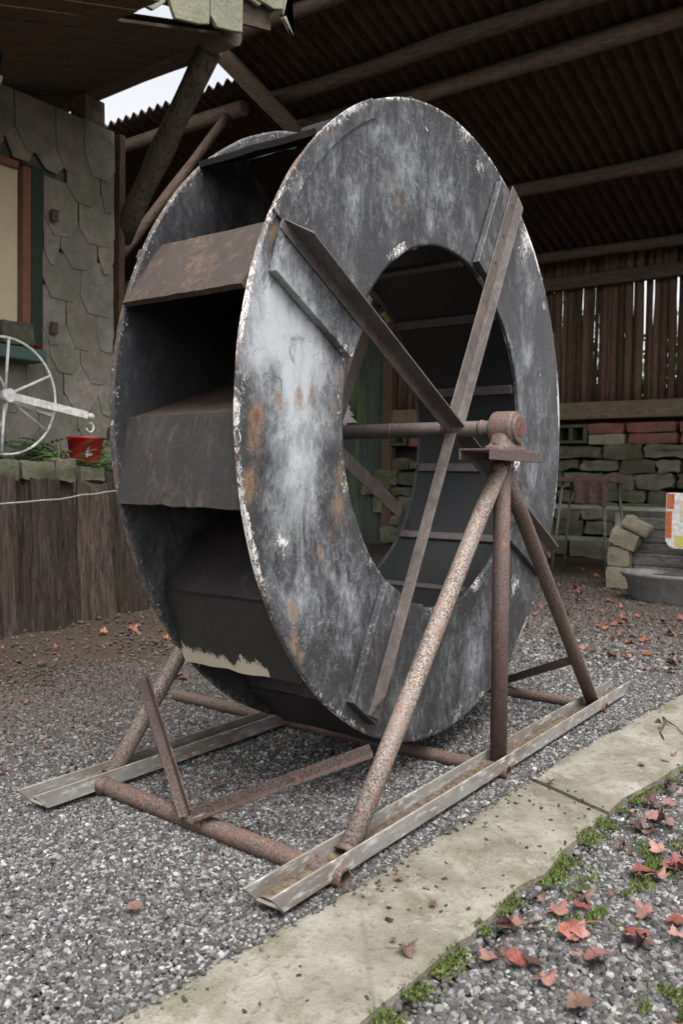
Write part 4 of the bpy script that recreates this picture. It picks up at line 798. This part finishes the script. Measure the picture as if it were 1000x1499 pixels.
# ------------------------------------------------------------------ fallen leaves and twigs
def leaf_mesh(seed, size, curl):
    r_ = random.Random(seed); m = MB(); lob = [(-115, .55), (-62, .86), (0, 1.0), (62, .86), (115, .55)]; out = []
    for i in range(60):
        a = -170+340*i/59; v = .34
        for la, L in lob:
            d = abs(a-la)
            if d < 46:
                v = max(v, L*(1-(d/46)**1.1)*.76+.36*(d/46)+L*.12*max(0, 1-d/7)+.07*math.cos(d*.42)*(1 if 6 < d < 22 else 0))
        out.append((a, v*(1+r_.uniform(-.05, .05))))
    c1, c2 = r_.uniform(-1, 1), r_.uniform(-1, 1)
    def pos(a, v):
        x, y = v*math.cos(R(a))*size*.5, v*math.sin(R(a))*size*.5; z = curl*size*(v*v*(.35+.35*math.sin(R(a)*2+c1*3))+.12*math.sin(x/size*9+c2*5)+.10*math.cos(y/size*14))+.002; return Vector((x, y, z))
    n = len(out); vs = [pos(0, 0)]+[pos(a, v*.5) for a, v in out]+[pos(a, v) for a, v in out]
    fs = [(0, 1+i, 2+i) for i in range(n-1)]+[(1+i, 1+n+i, 2+n+i, 2+i) for i in range(n-1)]
    m.add(vs, fs, None, True); m.tube([pos(180, 0), Vector((-size*.35, .0, size*.05+.003)), Vector((-size*.6, size*.05, .004))], .0012, 4, False)
    return m
LM = {}
for mt in ('leafred', 'leafpink', 'leafbrown', 'leaforange'):
    for i in range(4):
        o = leaf_mesh(i*7+len(mt), .085, [.12, .25, .4, .6][i]).build('fallen_leaf', mt); LM[mt, i] = o.data; bpy.data.objects.remove(o)
def leaf(x, y, size, mt, label, group, z=None, var=None, tilt=.35):
    o = bpy.data.objects.new('fallen_leaf', LM[mt, rnd.randrange(4) if var is None else var]); S.collection.objects.link(o); tag(o, label, 'leaf', group)
    if z is None:
        L, Rr = slab_edges(max(-2.0, min(2.5, x))); z = .034 if Rr < y < L else .011
    o.location = (x, y, z+size*.05); s = size/.085; o.scale = (s, s, s); o.rotation_euler = (rnd.uniform(-tilt, tilt), rnd.uniform(-tilt, tilt), rnd.uniform(0, 6.28)); return o
near = [(-.86, -.83, .105, 'leafpink', 'pale pink maple leaf on the gravel closest to the lower edge of the view'), (-.80, -.77, .075, 'leafpink', 'pinkish leaf on the gravel just above the biggest pale pink leaf'),
        (-.62, -.92, .075, 'leafred', 'bright red orange leaf lying alone on the gravel below the path'), (-.35, -.86, .105, 'leafred', 'large red leaf among mossy gravel right of the path'), (-.30, -.80, .08, 'leafpink', 'pink leaf touching the large red leaf beside the path')]
for x, y, s, mt, lb in near: leaf(x, y, s, mt, lb, None, var=1, tilt=.2)
for i in range(80):
    x = rnd.uniform(-1.05, 1.3); Rr = slab_edges(x)[1]; y = Rr-.04-abs(rnd.gauss(0, .16)); mt_ = rnd.choice(['leafpink', 'leafred', 'leafbrown', 'leafbrown', 'leafbrown', 'leafpink']); leaf(x, y, rnd.uniform(.035, .10), mt_, {'leafpink': 'small pale pink leaf', 'leafred': 'small red leaf', 'leafbrown': 'small brown withered leaf'}[mt_]+' on the mossy gravel right of the concrete path', 'leaves on the mossy gravel beside the path')
for i in range(12):
    x = rnd.uniform(-1.2, 1.2); L, Rr = slab_edges(x); leaf(x, L+(Rr-L)*rnd.uniform(.1, .9), rnd.uniform(.02, .045), 'leafbrown', 'small dark shrivelled leaf lying on the concrete path', 'shrivelled leaves on the path', tilt=.2)
leaf(-1.10, -.545, .06, 'leafbrown', 'curled brown leaf on the path end at the lower edge', None, var=3)
for i in range(26):
    x, y = rnd.uniform(-1.3, .9), rnd.uniform(-.1, 1.9)
    if abs(y-.2) < .03: y += .1
    leaf(x, y, rnd.uniform(.025, .06), rnd.choice(['leafbrown', 'leafred', 'leafbrown']), 'small dark leaf on the gravel under and left of the wheel', 'leaves on the gravel around the stand')
for i in range(190):
    x = rnd.uniform(1.8, 6.4); y = .0+(x-1.8)*.30+rnd.gauss(0, .45)-.15
    if 4.15 < x < 4.85 and -.2 < y < .8: continue
    if x > 4.9 and y < 1.15: continue
    mt_ = rnd.choice(['leaforange', 'leafred', 'leafbrown', 'leaforange']); leaf(x, y, rnd.uniform(.06, .12), mt_, {'leaforange': 'rust orange', 'leafred': 'faded red', 'leafbrown': 'dark brown'}[mt_]+' fallen leaf on the gravel in front of the stool and stone wall', 'leaves strewn before the stone wall')
for i in range(30): leaf(rnd.uniform(.0, 1.7), rnd.uniform(1.3, 2.95), rnd.uniform(.05, .11), rnd.choice(['leafbrown', 'leaforange']), 'fallen leaf on the dirt in front of the log wall', 'leaves before the log wall')
m = MB(); m.tube([(-.03+.9, -.50, .036), (.80, -.53, .044), (.66, -.545, .038), (.58, -.58, .036)], [.003, .004, .003, .002], 6); m.tube([(.80, -.53, .044), (.75, -.58, .04), (.68, -.62, .036)], [.003, .002, .0015], 6)
tag(m.build('twig', 'twig', None, (.75, -.55, .036)), 'thin dark forked twig lying across the far part of the path', 'twig')
for o in bpy.data.objects:
    if '_w' in o: del o['_w']
